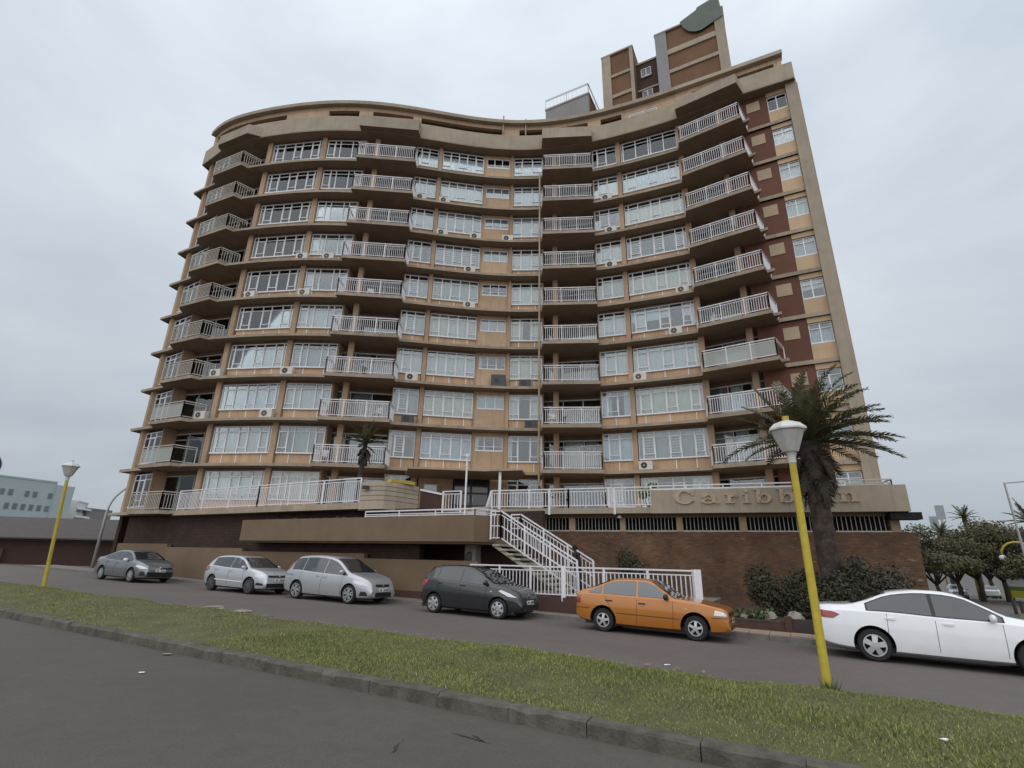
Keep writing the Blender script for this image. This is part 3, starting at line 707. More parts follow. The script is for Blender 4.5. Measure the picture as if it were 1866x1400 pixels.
mb = MB(); mb.strip([(p[0], p[1] + .01) for p in FP], FBK, Z(10) - .19, Z(10) - .1, 0, 1); mb.build('roof_slab', [m_ledge, m_soffit], bld)
US = np.linspace(0.0, 42.9, 90)
def band(u0, u1, o0, o1, z0, z1, m, name, n=None):
    n = n or max(2, int((u1 - u0) / .6) + 1); q = np.linspace(u0, u1, n)
    mb = MB(); mb.strip([WP(u, o0) for u in q], [WP(u, o1) for u in q], z0, z1); return mb.build(name, m, bld)
zP = Z(10) + 1.16
UE = 37.6
band(0, UE, -.3, 0, zP + 1.05, zP + 1.45, m_pillar, 'penthouse_wall')
band(0, UE, -.62, .1, zP + 1.45, zP + 1.75, m_fascia, 'penthouse_coping')
band(0, UE, -.3, 0, Z(10) - .1, zP + .45, m_plaster, 'penthouse_wall')
opn = [(0.6, 7.6), (11.0, 13.3), (14.3, 17.3), (17.9, 24.2), (25.6, 27.7), (28.4, 31.0), (32.0, 33.6)]
prev = 0
for a, b in opn + [(UE, UE)]:
    if a - prev > .05: band(prev, a, -.3, 0, zP + .45, zP + 1.05, m_plaster, 'penthouse_pier')
    prev = b
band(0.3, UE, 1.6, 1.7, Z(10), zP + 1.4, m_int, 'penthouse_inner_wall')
band(0, UE, 0.05, 8, zP + 1.40, zP + 1.5, m_ledge, 'penthouse_roof')
# straight end of the penthouse band over the right-hand end
pa, pb_ = WP(UE, -.3), EP(3.12, .12)
mb = MB(); mb.wbox(pa, pb_, zP + 1.05, zP + 1.45, 0, .3); mb.build('penthouse_wall', m_pillar, bld)
mb = MB(); mb.wbox(sub2(pa, pb_, 0), pb_, Z(10) - .1, zP + .45, 0, .3); mb.build('penthouse_wall', m_plaster, bld)
mb = MB(); mb.wbox(pa, sub2(pa, pb_, 1.015), zP + 1.45, zP + 1.75, -.32, .4); mb.build('penthouse_coping', m_fascia, bld)
for f0, f1 in ((0, .16), (.36, .41), (.93, 1)):
    mb = MB(); mb.wbox(sub2(pa, pb_, f0), sub2(pa, pb_, f1), zP + .45, zP + 1.05, 0, .3); mb.build('penthouse_pier', m_plaster, bld)
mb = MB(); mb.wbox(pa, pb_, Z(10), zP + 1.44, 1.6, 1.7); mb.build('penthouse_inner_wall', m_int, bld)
mb = MB(); mb.wbox(pa, pb_, zP + 1.40, zP + 1.5, .35, 8); mb.build('penthouse_roof', m_ledge, bld)
mb = MB()
for (u0, u1) in ((34.2, 36.2),):
    railing(mb, [tuple(WP(u0, -.45)), tuple(WP(u1, -.45))], zP, zP + .55, .05, .02, 5, .9)
mb.build('roof_railing', m_rail, bld)
for u in (24.3, 26.1):
    mb = MB(); p = WP(u, -.42); mb.tube([(p[0], p[1], Z(10) + .9), (p[0], p[1], zP + 2.3 - (.3 if u > 25 else 0))], .06, 8); mb.build('vent_pipe', m_pipe, bld, True)
# roof tower ----------------------------------------------------------
TD = np.array([.883, -.468]); TN = np.array([.468, .883]); T0 = np.array([7.6, 35.0])
def TP(v, off=0): return T0 + TD * v + TN * off
def tower_block(v0, v1, z0, z1, depth, cols, bands, mcol, name):
    mb = MB(); mb.wbox(TP(v0), TP(v1), z0, z1, .12, depth); mb.build('tower_core', m_towerb, bld)
    for (a, b, m) in cols:
        mb = MB(); mb.wbox(TP(a), TP(b), z0, z1 + .02, -.03, .12); mb.build('tower_column', m, bld)
    zs = sorted(bands)
    for (za, zb) in zs:
        mb = MB(); mb.wbox(TP(v0 + .02), TP(v1 - .02), za, zb, 0, .12); mb.build('tower_band', m_fascia, bld)
    mb = MB(); mb.wbox(TP(v0 - .05), TP(v1 + .05), z1 + .02, z1 + .18, -.06, depth + .05); mb.build('tower_coping', m_fascia, bld)
tower_block(.05, 2.9, 33, 45.45, 4.5, [(.05, .85, m_fascia), (2.6, 2.9, m_fascia)], [(42.75, 43.05), (40.35, 40.7), (38, 38.35)], m_fascia, 'a')
tower_block(4.9, 10.5, 33, 45.45, 6, [(4.9, 5.85, m_towergrey), (9.75, 10.5, m_fascia)], [(42.75, 43.3), (40.65, 41.0), (38.3, 38.7)], m_fascia, 'b')
mb = MB(); mb.wbox(TP(2.9), TP(4.9), 33, 44.3, 1.2, 4.5); mb.build('tower_core', mat('tower_dark', (.075, .045, .035), .9, .2, 1), bld)
for za, zb, dp in ((44.3, 44.5, 4.5), (41.1, 41.3, 1.2), (38.9, 39.1, 1.2)):
    mb = MB(); mb.wbox(TP(2.92), TP(4.88), za, zb, 1.1, dp); mb.build('tower_band', m_fascia, bld)
for z in (42.6, 40.0):
    a, b = TP(3.3, 1.1), TP(4.2, 1.1)
    window(a, b, z, z + .95, [.5, .5], (), 'sheer', True, 1.1)
# green sheet fixed over the top corner of the tower
gs = MB(); poly = [(7.1, 45.75), (7.35, 44.9), (7.75, 44.3), (8.3, 43.95), (8.7, 43.9), (10.45, 44.5), (10.3, 47.0), (8.6, 46.6), (8.5, 46.35)]
fr_ = [TP(v, -.1) for v, z in poly]; bk_ = [TP(v, -.05) for v, z in poly]
gs.face([(p[0], p[1], q[1]) for p, q in zip(fr_, poly)]); gs.face([(p[0], p[1], q[1]) for p, q in zip(bk_, poly)][::-1])
for i in range(len(poly)):
    j = (i + 1) % len(poly); gs.face([(fr_[i][0], fr_[i][1], poly[i][1]), (bk_[i][0], bk_[i][1], poly[i][1]), (bk_[j][0], bk_[j][1], poly[j][1]), (fr_[j][0], fr_[j][1], poly[j][1])])
gs.build('green_sheet', m_green, bld)
# small roof hut with railing
HP0 = np.array([2.5, 35.3])
def HP(v, off=0): return HP0 + TD * v + TN * off
mb = MB(); mb.wbox(HP(0), HP(4.0), 33, 39.5, 0, 4); hut = mb.build('roof_hut', m_towergrey, bld)
mb = MB(); mb.wbox(HP(4.0), HP(4.06), 33, 39.2, .3, 4); mb.build('hut_side_panel', m_brownwall, hut)
mb = MB(); mb.wbox(HP(-.05), HP(4.1), 39.5, 39.62, -.06, 4.05); mb.build('hut_coping', m_fascia, hut)
mb = MB(); railing(mb, [tuple(HP(0)), tuple(HP(4.0)), tuple(HP(4, 4))], 39.6, 40.7, .04, .012, .35, 1.9, toprail=.035); mb.build('hut_railing', m_railgrey, hut)
# drain pipe ------------------------------------------------------------
p = WP(27.25, -.78); p2 = WP(27.9, -.5)
mb = MB(); mb.tube([(p[0], p[1] - .1, Z(9) + .2), (p[0], p[1] - .1, 5.9), (p[0] + .2, p[1] - .1, 5.55), (p2[0] + .8, p2[1], 5.3)], .065, 8); mb.build('drain_pipe', m_pipe, bld, True)

# ---------------------------------------------------------------- podium, left side (street frame)
def sbox(mb, s0, s1, t0, t1, z0, z1, m=0):
    c = [ST(s0, t0), ST(s1, t0), ST(s1, t1), ST(s0, t1)]
    mb._hex([(p[0], p[1], z0) for p in c] + [(p[0], p[1], z1) for p in c], m)
mb = MB(); sbox(mb, -37.2, -14.0, 18.0, 18.3, -.4, 3.6); mb.build('base_wall', m_tile, bld)
mb = MB(); mb.prism([ST(-33, 18.2), ST(-31.6, 17.5), ST(-17.0, 17.3), ST(-17.0, 21), ST(-20, 24), ST(-33, 20)], 3.58, 3.86); mb.build('terrace_slab', m_ledge, bld)
mb = MB(); railing(mb, [ST(-31.4, 17.55), ST(-24.3, 17.5), ST(-17.1, 17.35)], 3.86, 4.95, .06, .028, .13, 2.4, low=.08); mb.build('terrace_railing', m_rail, bld)
for (a, b, zt_) in ((-37.0, -31.7, 2.02), (-31.7, -25.0, 1.84), (-25.0, -16.7, 1.70), (-16.7, -10.9, 1.50)):
    mb = MB(); sbox(mb, a, b, 17.62, 17.85, .28 if a < -17 else .30, zt_); mb.build('boundary_wall', m_planter, bld)
mb = MB(); sbox(mb, -37.0, -10.9, 17.6, 17.86, -.4, .29); mb.build('wall_plinth', m_plinth, bld)
mb = MB(); sbox(mb, -17, -9.6, 20.6, 20.8, -.4, 2.2); sbox(mb, -17, -16.8, 18.0, 20.6, -.4, 2.2); mb.build('garage_wall', m_plinth, bld)
mb = MB(); sbox(mb, -11.75, -11.25, 18.0, 18.4, -.3, 2.2); pil = mb.build('garage_pillar', m_pave, bld)
mb = MB(); x, y = ST(-11.5, 17.97); mb.lathe([(.0, -.02), (.16, -.02), (.2, .0), (.2, .03)], 20, (x, y, 1.65), 'y'); mb.build('plaque', m_black, pil)
# planter balcony in front
PF = 17.02
pts = [ST(-24.5, 18.0), ST(-24.5, PF), ST(-10.75, PF), ST(-10.35, 18.15)]
inn = [ST(-24.3, 18.0), ST(-24.3, PF + .2), ST(-10.85, PF + .2), ST(-10.55, 18.15)]
mb = MB(); mb.strip(pts, inn, 2.2, 3.18); mb.build('planter_parapet', m_planter, bld)
mb = MB(); mb.prism([ST(-24.3, PF + .2), ST(-10.85, PF + .2), ST(-10.4, 18.2), ST(-10.4, 21.5), ST(-24.3, 18.4)], 2.12, 2.32); mb.build('landing_slab', m_soffit, bld)
mb = MB(); sbox(mb, -24.2, -16.8, PF + .22, 17.98, 2.34, 3.05); mb.build('planter_soil', m_earth, bld)
mb = MB(); railing(mb, [ST(-16.4, PF + .1), ST(-10.8, PF + .1), ST(-10.45, 18.1)], 2.5, 3.42, .045, .02, 9, 1.8, low=.72); mb.build('parapet_rail', m_rail, bld)
# slatted curved wall: stacked boards
sw = [ST(-17.05, 17.3), ST(-16.1, 17.28), ST(-15.75, 17.45), ST(-15.55, 18.0), ST(-15.5, 19.5)]
swi = [ST(-17.05, 17.55), ST(-16.2, 17.55), ST(-15.95, 17.65), ST(-15.8, 18.1), ST(-15.75, 19.5)]
swr = np.array(sw); c_ = np.array(ST(-17, 19)); swback = [tuple(p + (c_ - p) * .02) for p in swr]
for i, (z0, z1) in enumerate(((3.55, 3.92), (3.94, 4.13), (4.15, 4.33), (4.35, 4.53), (4.55, 4.74))):
    mb = MB(); mb.strip(sw, swi, z0, z1); mb.build('wall_board', m_fascia, bld)
mb = MB(); mb.strip(swback, swi, 3.56, 4.72); mb.build('board_backing', m_plinth, bld)
mb = MB(); mb.strip([ST(-16.9, 17.9), ST(-15.9, 17.9), ST(-15.8, 20.5)], [ST(-16.9, 18.2), ST(-16.1, 18.2), ST(-16.05, 20.5)], 2.3, 3.56); mb.build('base_wall', m_tile, bld)
mb = MB(); mb.prism([ST(-17.1, 17.35), ST(-16.1, 17.35), ST(-15.65, 18), ST(-15.6, 20.5), ST(-17.1, 20.5)], 3.5, 3.56); mb.build('terrace_soffit', m_soffit, bld)
# entrance: upper platform, brown wall, rails, steps, door, canopy
mb = MB(); mb.prism([ST(-15.6, 20.5), ST(-12.4, 21.7), (-.8, 25.6), (1.0, 31.5), (-8, 31.5), (-9.5, 27.5)], 3.6, 3.84); mb.build('entrance_platform', m_ledge, bld)
mb = MB(); c4 = [ST(-16.0, 20.3), ST(-14.75, 20.3), ST(-14.75, 20.5), ST(-16.0, 20.5)]; mb._hex([(p[0], p[1], 2.3) for p in c4] + [(p[0], p[1], z) for p, z in zip(c4, (4.68, 4.42, 4.42, 4.68))]); mb.build('entrance_side_wall', m_plinth, bld)
mb = MB(); c4 = [ST(-16.0, 20.25), ST(-14.7, 20.25), ST(-14.7, 20.55), ST(-16.0, 20.55)]; mb._hex([(p[0], p[1], z + .002) for p, z in zip(c4, (4.68, 4.42, 4.42, 4.68))] + [(p[0], p[1], z + .09) for p, z in zip(c4, (4.68, 4.42, 4.42, 4.68))]); mb.build('wall_cap', m_white, bld)
mb = MB(); sbox(mb, -14.2, -9.5, 20.55, 20.75, 2.3, 3.6); mb.build('base_wall', m_tile, bld)
mb = MB(); railing(mb, [ST(-14.7, 20.4), ST(-13.75, 20.5)], 3.62, 4.6, .09, .03, .14, 1.0); mb.build('entrance_railing', m_rail, bld)
for i in range(7):
    mb = MB(); sbox(mb, -13.2, -12.3, 19.0 + i * .27, 20.9, 2.32 + i * .22, 2.32 + (i + 1) * .22 - .006); mb.build('entrance_step', m_step, bld)
d0, d1 = WP(21.95, -.35), WP(24.1, -.35)
mb = MB(); mb.wbox(WP(19.7, .9), WP(25.3, .9), 3.84, Z(1) - .2, 0, .2); mb.build('lobby_wall', m_int, bld)
for ua, ub in ((19.8, 21.9), (24.15, 25.25)):
    mb = MB(); mb.wbox(WP(ua, -.3), WP(ub, -.3), 3.84, Z(1) - .2, 0, .2); mb.build('entrance_wall', m_pillar, bld)
w0, w1 = WP(20.15, -.34), WP(20.95, -.34)
window(w0, w1, 4.75, 5.75, [1], (), 'dark', True, 1.1)
mb = MB()
for f in (0, .5, 1): mb.wbox(sub(d0, d1, max(0, f - .03)), sub(d0, d1, min(1, f + .03)), 3.84, 6.35, -.06, .06)
for z in (3.84, 4.5, 5.25, 6.3): mb.wbox(d0, d1, z, z + .09, -.05, .05)
dr = mb.build('entrance_door', mat('door_dark', (.022, .015, .013), .4, .1, 3), bld)
for f0, f1 in ((.03, .47), (.53, .97)):
    for za, zb in ((3.95, 4.48), (4.6, 5.24), (5.35, 6.28)):
        mb = MB(); mb.wbox(sub(d0, d1, f0), sub(d0, d1, f1), za, zb, 0, .01); mb.build('pane', mat('tinted_pane', (.02, .02, .022), .08, 0, spec=.8), dr)
for f in (.44, .56):
    mb = MB(); q = sub(d0, d1, f); mb.bar((q[0], q[1] - .1, 4.75), (q[0], q[1] - .1, 5.1), .035); mb.build('door_handle', m_rail, dr)
mb = MB(); mb.prism([(-6.1, 29.9), (-5.55, 27.7), (-1.45, 28.1), (.6, 27.5), (.9, 29.2), (.5, 31.3), (-6, 31.4)], 6.12, 6.22, 0, 1); mb.build('entrance_canopy', [m_ledge, m_soffit], bld)
mb = MB(); mb.bar((-.55, 28.1, 3.84), (-.55, 28.1, 6.12), .14); mb.build('canopy_post', m_white, bld)
x, y = ST(-13.3, 20.2); 
mb = MB(); mb.tube([(x, y, 2.35), (x, y, 6.15)], .045, 8); mb.lathe([(.0, .0), (.09, .02), (.09, .16), (0, .18)], 10, (x, y, 6.12)); o = mb.build('flagpole', m_white); tag(o, 'thin white pole standing in front of the entrance door', 'pole')
# -------------------------------------------------- right-hand terrace
TPD = np.array([.939, -.345]); TPN = np.array([.345, .939]); TP0 = np.array([-.6, 25.1])
def RT(v, off=0): return tuple(TP0 + TPD * v + TPN * off)
mb = MB(); mb.prism([RT(-.3), RT(16.55), RT(16.55, 4.5), (17.0, 27), (14, 27.5), (8, 31), (.5, 31.5)], 3.6, 3.85); mb.build('terrace_slab', m_fascia, bld)
mb = MB(); mb.wbox(RT(7.2), RT(16.55), 3.585, 4.57, -.02, .22); mb.wbox(RT(16.33), RT(16.57), 3.585, 4.569, .22, 4.4); par = mb.build('sign_parapet', m_fascia, bld)
mb = MB(); railing(mb, [RT(-.3, .05), RT(3.5, .05), RT(7.2, .05)], 3.86, 4.72, .075, .03, .135, 1.75, low=.1)
for v in (2.6, 5.6): q = RT(v, -.0); mb.bar((q[0], q[1], 3.56), (q[0], q[1], 4.74), .1)
mb.build('terrace_railing', m_rail, bld)
mb = MB(); railing(mb, [RT(-.3, .05), RT(-.9, 1.0)], [3.86, 3.3], [4.72, 4.16], .08, .03, .2, 1.2); mb.bar(RT(-.32, .03) + (4.72,), RT(-.7, .0) + (3.4,), .16, .1); mb.build('terrace_railing', m_rail, bld)
mb = MB(); railing(mb, [RT(7.2, .11), RT(14.6, .11)], 4.57, 4.76, .05, .02, .14, 1.6, low=.03); mb.build('parapet_rail', m_rail, bld)
mb = MB(); railing(mb, [RT(13.4, .6), RT(16.3, .6), RT(16.3, 3)], 4.57, 4.86, .04, .02, 9, 1.4, low=.1); mb.build('parapet_rail', m_railgrey, bld)
mb = MB(); mb.wbox(RT(0.2, .6), RT(16.75, .6), -.8, 2.86, 0, .3); mb.wbox(RT(16.45, .9), RT(16.75, .9), -.8, 2.86, 0, 8); mb.build('brick_wall', m_brick, bld)
mb = MB(); mb.wbox(RT(.2, .6), RT(16.4, .6), 3.46, 3.6, .0, .3); mb.build('vent_beam', m_soffit, bld)
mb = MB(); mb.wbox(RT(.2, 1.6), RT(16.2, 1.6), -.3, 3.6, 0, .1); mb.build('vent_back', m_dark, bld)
vp = [0.2, 1.0, 3.38, 3.67, 5.72, 5.96, 8.14, 8.41, 10.65, 10.94, 13.6, 13.92, 15.99, 16.3]
for i in range(0, len(vp), 2):
    mb = MB(); mb.wbox(RT(vp[i], .6), RT(vp[i + 1], .6), 2.86, 3.46, .0, .3); mb.build('vent_pier', m_pillar, bld)
for i in range(1, len(vp) - 1, 2):
    mb = MB(); a, b = RT(vp[i], .62), RT(vp[i + 1], .62); mb.wbox(a, b, 2.86, 2.91, -.02, .1); n = int((vp[i + 1] - vp[i]) / .15)
    for j in range(1, n): q = sub(a, b, j / n); mb.bar((q[0], q[1] + .04, 2.9), (q[0], q[1] + .04, 3.46), .022)
    mb.build('vent_grille', m_railgrey, bld)
q = RT(16.5, -.15); mb = MB(); mb.wbox(RT(15.9, .1), RT(16.9, .1), 3.3, 3.56, 0, .6); mb.build('gutter_box', m_dark, bld)
q = RT(5.75, .35); mb = MB(); mb.lathe([(.0, .13), (.05, .13), (.12, 0), (.0, -.02)], 12, (q[0], q[1], 3.42)); mb.build('bulkhead_light', m_rail, bld)
# raised serif lettering on the parapet ------------------------------------------------
def band_arc(cx, cy, rx, ry, ix, iy, a0, a1, n=22):
    o_, i_ = [], []
    for k in range(n + 1):
        a = R(a0 + (a1 - a0) * k / n); o_.append((cx + rx * math.cos(a), cy + ry * math.sin(a))); i_.append((cx + ix * math.cos(a), cy + iy * math.sin(a)))
    return [(o_[k], o_[k + 1], i_[k + 1], i_[k]) for k in range(n)]
def rect(x0, y0, x1, y1): return [((x0, y0), (x1, y0), (x1, y1), (x0, y1))]
XH = 0.66
def glyph(ch):
    if ch == 'C': return band_arc(.5, .5, .5, .52, .27, .42, 38, 322, 34) + rect(.83, .62, .93, 1.0) + [((.80, .12), (.97, .22), (.93, .27), (.74, .17))]
    if ch == 'a': return band_arc(.40, .19, .38, .20, .17, .12, 40, 330) + rect(.60, .06, .82, .46) + band_arc(.45, .44, .37, .23, .15, .16, 0, 165) + rect(.78, 0, 1.0, .09) + rect(.08, .42, .28, .52)
    if ch == 'r': return rect(.22, .08, .48, .62) + rect(.0, 0, .72, .09) + rect(.0, .57, .3, XH) + band_arc(.74, .40, .30, .27, .10, .17, 30, 165) + band_arc(.86, .54, .14, .1, 0, 0, 0, 360, 12)
    if ch == 'i': return rect(.32, .08, .72, .62) + rect(.0, 0, 1.0, .09) + rect(.0, .57, .5, XH) + band_arc(.5, .86, .26, .11, 0, 0, 0, 360, 14)
    if ch == 'b': return rect(.14, .02, .38, .98) + rect(.0, .92, .3, 1.02) + band_arc(.58, .33, .42, .34, .20, .25, -150, 150, 28)
    if ch == 'e': return band_arc(.5, .33, .5, .34, .24, .25, 5, 325, 30) + rect(.2, .29, .98, .37)
    if ch == 'n': return rect(.1, .08, .32, .6) + rect(0, 0, .44, .09) + rect(0, .57, .2, XH) + band_arc(.5, .38, .34, .28, .13, .19, 0, 160) + rect(.63, .08, .84, .4) + rect(.56, 0, 1.0, .09)
m_letter = mat('letter_tan', (.47, .36, .25), .8, .1, 3)
for ch, v0, v1 in (('C', 8.18, 9.0), ('a', 9.22, 9.95), ('r', 10.17, 10.68), ('i', 10.85, 11.15), ('b', 11.3, 11.92), ('b', 12.15, 12.75), ('e', 12.92, 13.5), ('a', 13.66, 14.2), ('n', 14.3, 14.97)):
    mb = MB(); hz = .56
    for q4 in glyph(ch):
        fr_, bk_ = [], []
        for (gx, gy) in q4:
            p = RT(v0 + (v1 - v0) * gx, -.085); q = RT(v0 + (v1 - v0) * gx, -.021); z = 3.96 + hz * gy; fr_.append((p[0], p[1], z)); bk_.append((q[0], q[1], z))
        mb.face(fr_)
        for i in range(4): j = (i + 1) % 4; mb.face([fr_[i], bk_[i], bk_[j], fr_[j]])
    mb.build('sign_letter', m_letter, par)
# -------------------------------------------------- entrance stairs and their railings
stair = tag(empty('entrance_stairs', ST(-8.8, 18.3) + (.4,)), 'concrete stairs with white railings climbing from the fence to the landing', 'stairs')
NS = 11
for i in range(NS):
    s0 = -10.35 + i * .29; z = 2.3 - (i + 1) * .165
    mb = MB(); sbox(mb, s0, s0 + .33, 17.75, 19.3, z - .07, z + .0); mb.build('tread', m_step, stair)
mb = MB()
for t in (17.9, 19.15):
    p = ST(-10.35, t); q = ST(-10.35 + NS * .29, t); mb.bar((p[0], p[1], 2.1), (q[0], q[1], 2.1 - NS * .165), .1, .12)
mb.build('stringer', m_step, stair)
for t in (17.68, 19.35):
    mb = MB(); zb = 2.3; ze = 2.3 - 10.6 * .165
    railing(mb, [ST(-10.4, t), ST(-9.95, t), ST(-9.95 + 10.6 * .29, t)], [zb, zb, ze], [zb + 1.05, zb + 1.05, ze + 1.05], .07, .028, .145, 1.0, mid=[.5], low=.06); mb.build('stair_railing', m_rail, stair)
# white street fence on its low wall
fence = tag(empty('street_fence', ST(-7, 17.2) + (0,)), 'white tubular fence on a low brown wall along the pavement', 'fence')
mb = MB(); sbox(mb, -10.9, -2.75, 17.12, 17.35, -.4, .42); mb.build('low_wall', m_plinth, fence)
mb = MB(); railing(mb, [ST(-10.95, 17.22), ST(-7.2, 17.22), ST(-2.9, 17.22)], .44, 1.38, .075, .03, .135, 1.45, low=.06); mb.build('railing', m_rail, fence)
mb = MB(); p = ST(-2.85, 17.22); mb.box(p[0] - .11, p[0] + .11, p[1] - .11, p[1] + .11, .3, 1.42); mb.build('end_post', m_white, fence)
mb = MB(); p = ST(-7.2, 17.2); mb.box(p[0] - .07, p[0] + .07, p[1] - .07, p[1] + .07, .3, 1.42); mb.build('gate_post', m_white, fence)
mb = MB(); mb.prism([ST(-10.9, 17.3), ST(-2.8, 17.3), ST(-2.8, 22), ST(-10.9, 21)], .2, .38); struct(mb.build('forecourt', m_pave))
# garden bed right of the fence
mb = MB(); mb.prism([ST(-2.8, 17.45), ST(5.4, 17.45), ST(5.4, 24.6), ST(-2.8, 22.4)], -.4, .10); struct(mb.build('garden_bed', m_earth))
gw = tag(empty('garden_wall', ST(0, 17.4) + (-.2,)), 'low dark garden wall in front of the big palm', 'wall')
mb = MB(); sbox(mb, -2.7, -.6, 17.42, 17.6, -.4, .02); mb.build('brick_edging', m_plinth, gw)
mb = MB(); sbox(mb, -.6, 5.5, 17.4, 17.65, -.5, .18); mb.build('wall_block', mat('dark_block', (.05, .04, .037), .8, .3, 3), gw)
mb = MB(); sbox(mb, -.62, -.45, 17.37, 17.68, -.5, .24); mb.build('wall_end_pier', m_plinth, gw)

# ================================================================== AIR CONDITIONERS on the ledges
ORD = ['ground', 'first', 'second', 'third', 'fourth', 'fifth', 'sixth', 'seventh', 'eighth', 'top']
def aircon(u, k, dark, where, w=.78, h=.50):
    p = WP(u, -.42); q = WP(u + .1, -.42); d = (q - p) / np.hypot(*(q - p)); n = np.array([-d[1], d[0]])
    z = Z(k) + .06; r = empty('air_conditioner', (p[0], p[1], Z(k)))
    colr = {0: 'white', 1: 'black', 2: 'brown-faced white'}[dark]
    tag(r, f'{colr} air conditioner on the {ORD[k]}-floor ledge {where}', 'air conditioner', 'air conditioners on the facade ledges')
    a, b = p - d * w / 2, p + d * w / 2
    mb = MB(); mb.wbox(a, b, z, z + h, -.15, .15); mb.build('casing', m_acd if dark == 1 else m_acw, r)
    c = p - d * w * .12 - n * .151; ring = MB()
    for (r0, r1, of) in ((.0, .035, .008), (.035, .185, .004)):
        for j in range(20):
            a0, a1 = 2 * math.pi * j / 20, 2 * math.pi * (j + 1) / 20
            def Q(rr, aa): v = c + d * rr * math.cos(aa) - n * of; return (v[0], v[1], z + h / 2 + rr * math.sin(aa))
            if r0 == 0: ring.face([Q(0, a0), Q(r1, a0), Q(r1, a1)], 1)
            else: ring.face([Q(r0, a0), Q(r1, a0), Q(r1, a1), Q(r0, a1)], 0)
    ring.build('fan_grille', [m_grille if dark != 2 else mat('fan_brown', (.10, .07, .05), .6, 0), m_acw if dark != 1 else m_grille], r)
    mb = MB(); mb.wbox(a + d * .08, a + d * .16, Z(k) + .002, z, -.14, .14); mb.wbox(b - d * .16, b - d * .08, Z(k) + .002, z, -.14, .14); mb.build('foot', m_acd, r)
for a in ((10.96, 6, 0, 'left of the second window column'), (12.72, 6, 2, 'under the second window column'), (7.75, 5, 2, 'under the leftmost wide window'), (11.51, 5, 2, 'under the left of the second window column'),
          (11.27, 3, 0, 'left of the second window column'), (18.85, 3, 0, 'right of the second balcony column'), (10.45, 2, 2, 'right of the leftmost wide window'), (6.45, 3, 2, 'beside the leftmost balcony'), (6.0, 2, 2, 'beside the leftmost balcony'),
          (18.85, 2, 1, 'right of the second balcony column'), (20.1, 8, 0, 'left of the wide central window'), (18.4, 8, 0, 'right of the second balcony column'), (20.1, 7, 0, 'left of the wide central window'), (22.5, 7, 0, 'right of the wide central window'), (24.86, 7, 0, 'under the small high window'),
          (22.2, 6, 0, 'right of the wide central window'), (22.3, 5, 2, 'right of the wide central window'), (26.3, 3, 1, 'left of the drain pipe'), (26.7, 2, 1, 'left of the drain pipe'), (32.2, 8, 0, 'right of the third balcony column'), (32.4, 7, 0, 'right of the third balcony column'), (32.3, 6, 0, 'right of the third balcony column'),
          (36.75, 5, 2, 'next to the right balcony column'), (36.1, 4, 2, 'next to the right balcony column'), (33.75, 3, 2, 'left of the wide right window'), (33.75, 1, 0, 'left of the wide right window')):
    aircon(*a)
aircon(24.5, 3, 1, 'under the small high window', .95, .8)

# ================================================================== THINGS ON THE BALCONIES
m_plastic = mat('plastic_white', (.66, .66, .64), .4, .06, 5)
def plastic_chair(x, y, z, yaw, label):
    r = tag(empty('plastic_chair', (x, y, z), (0, 0, yaw)), label, 'chair', 'plastic chairs on the balconies')
    mb = MB(); mb.box(-.22, .22, -.22, .22, .40, .44); mb.build('seat', m_plastic, r, local=True)
    mb = MB(); mb.box(-.22, .22, .19, .23, .44, .86); mb.build('backrest', m_plastic, r, local=True)
    for a in (-.19, .19):
        for b in (-.19, .19): mb = MB(); mb.box(a - .02, a + .02, b - .02, b + .02, 0, .4); mb.build('leg', m_plastic, r, local=True)
        mb = MB(); mb.box(a - .03, a + .03, -.2, .2, .62, .65); mb.build('armrest', m_plastic, r, local=True)
for bx, by, k, yw, lb_ in ((-10.9, 29.75, 1, .4, 'white plastic chair on the lowest balcony behind the small palm'), (-8.2, 30.1, 2, -.5, 'white plastic chair on the second-floor balcony of the second column'), (2.6, 30.6, 2, .3, 'white plastic chair on the second-floor balcony of the third column'), (12.2, 27.4, 4, .9, 'white plastic chair on the fourth-floor balcony of the right column'), (-9.5, 30.1, 5, .2, 'white plastic chair on the fifth-floor balcony of the second column')):
    plastic_chair(bx, by, Z(k) + .012, yw, lb_)
def balcony_plant(x, y, z, h, label):
    r = tag(empty('potted_plant', (x, y, z)), label, 'plant', 'pot plants on the balconies')
    mb = MB(); mb.lathe([(.0, 0), (.12, 0), (.17, .28), (.15, .28), (.0, .24)], 12, (x, y, z)); mb.build('pot', m_plinth, r, True, auto=40)
    mb = MB()
    for i in range(60):
        a = random.uniform(0, 6.28); l_ = h * random.uniform(.5, 1); e = random.uniform(.1, .5); px, py = x + math.cos(a) * l_ * e, y + math.sin(a) * l_ * e; w = .03
        mb.face([(x - w * math.sin(a), y + w * math.cos(a), z + .25), (px - w * 1.6 * math.sin(a), py + w * 1.6 * math.cos(a), z + .25 + l_ * .6), (px + .1 * math.cos(a), py + .1 * math.sin(a), z + .25 + l_ * .8), (px + w * 1.6 * math.sin(a), py - w * 1.6 * math.cos(a), z + .25 + l_ * .6), (x + w * math.sin(a), y - w * math.cos(a), z + .25)])
    mb.build('foliage', leafmat('pot_leaf%d' % int(z * 10 + x), (.03, .05, .015), (.1, .14, .05), .6), r)
for bx, by, k, h_, lb_ in ((-19.6, 31.0, 8, .5, 'small pot plant at the end of the eighth-floor left balcony'), (-19.4, 31.0, 7, .6, 'pot plant at the end of the seventh-floor left balcony'), (3.2, 30.4, 2, .45, 'small pot plant behind the second-floor railing of the third column'), (-9.2, 29.8, 3, .5, 'low pot plant behind the third-floor railing of the second column'), (13.3, 26.2, 6, .5, 'pot plant on the sixth-floor balcony of the right column')):
    balcony_plant(bx, by, Z(k) + .012, h_, lb_)

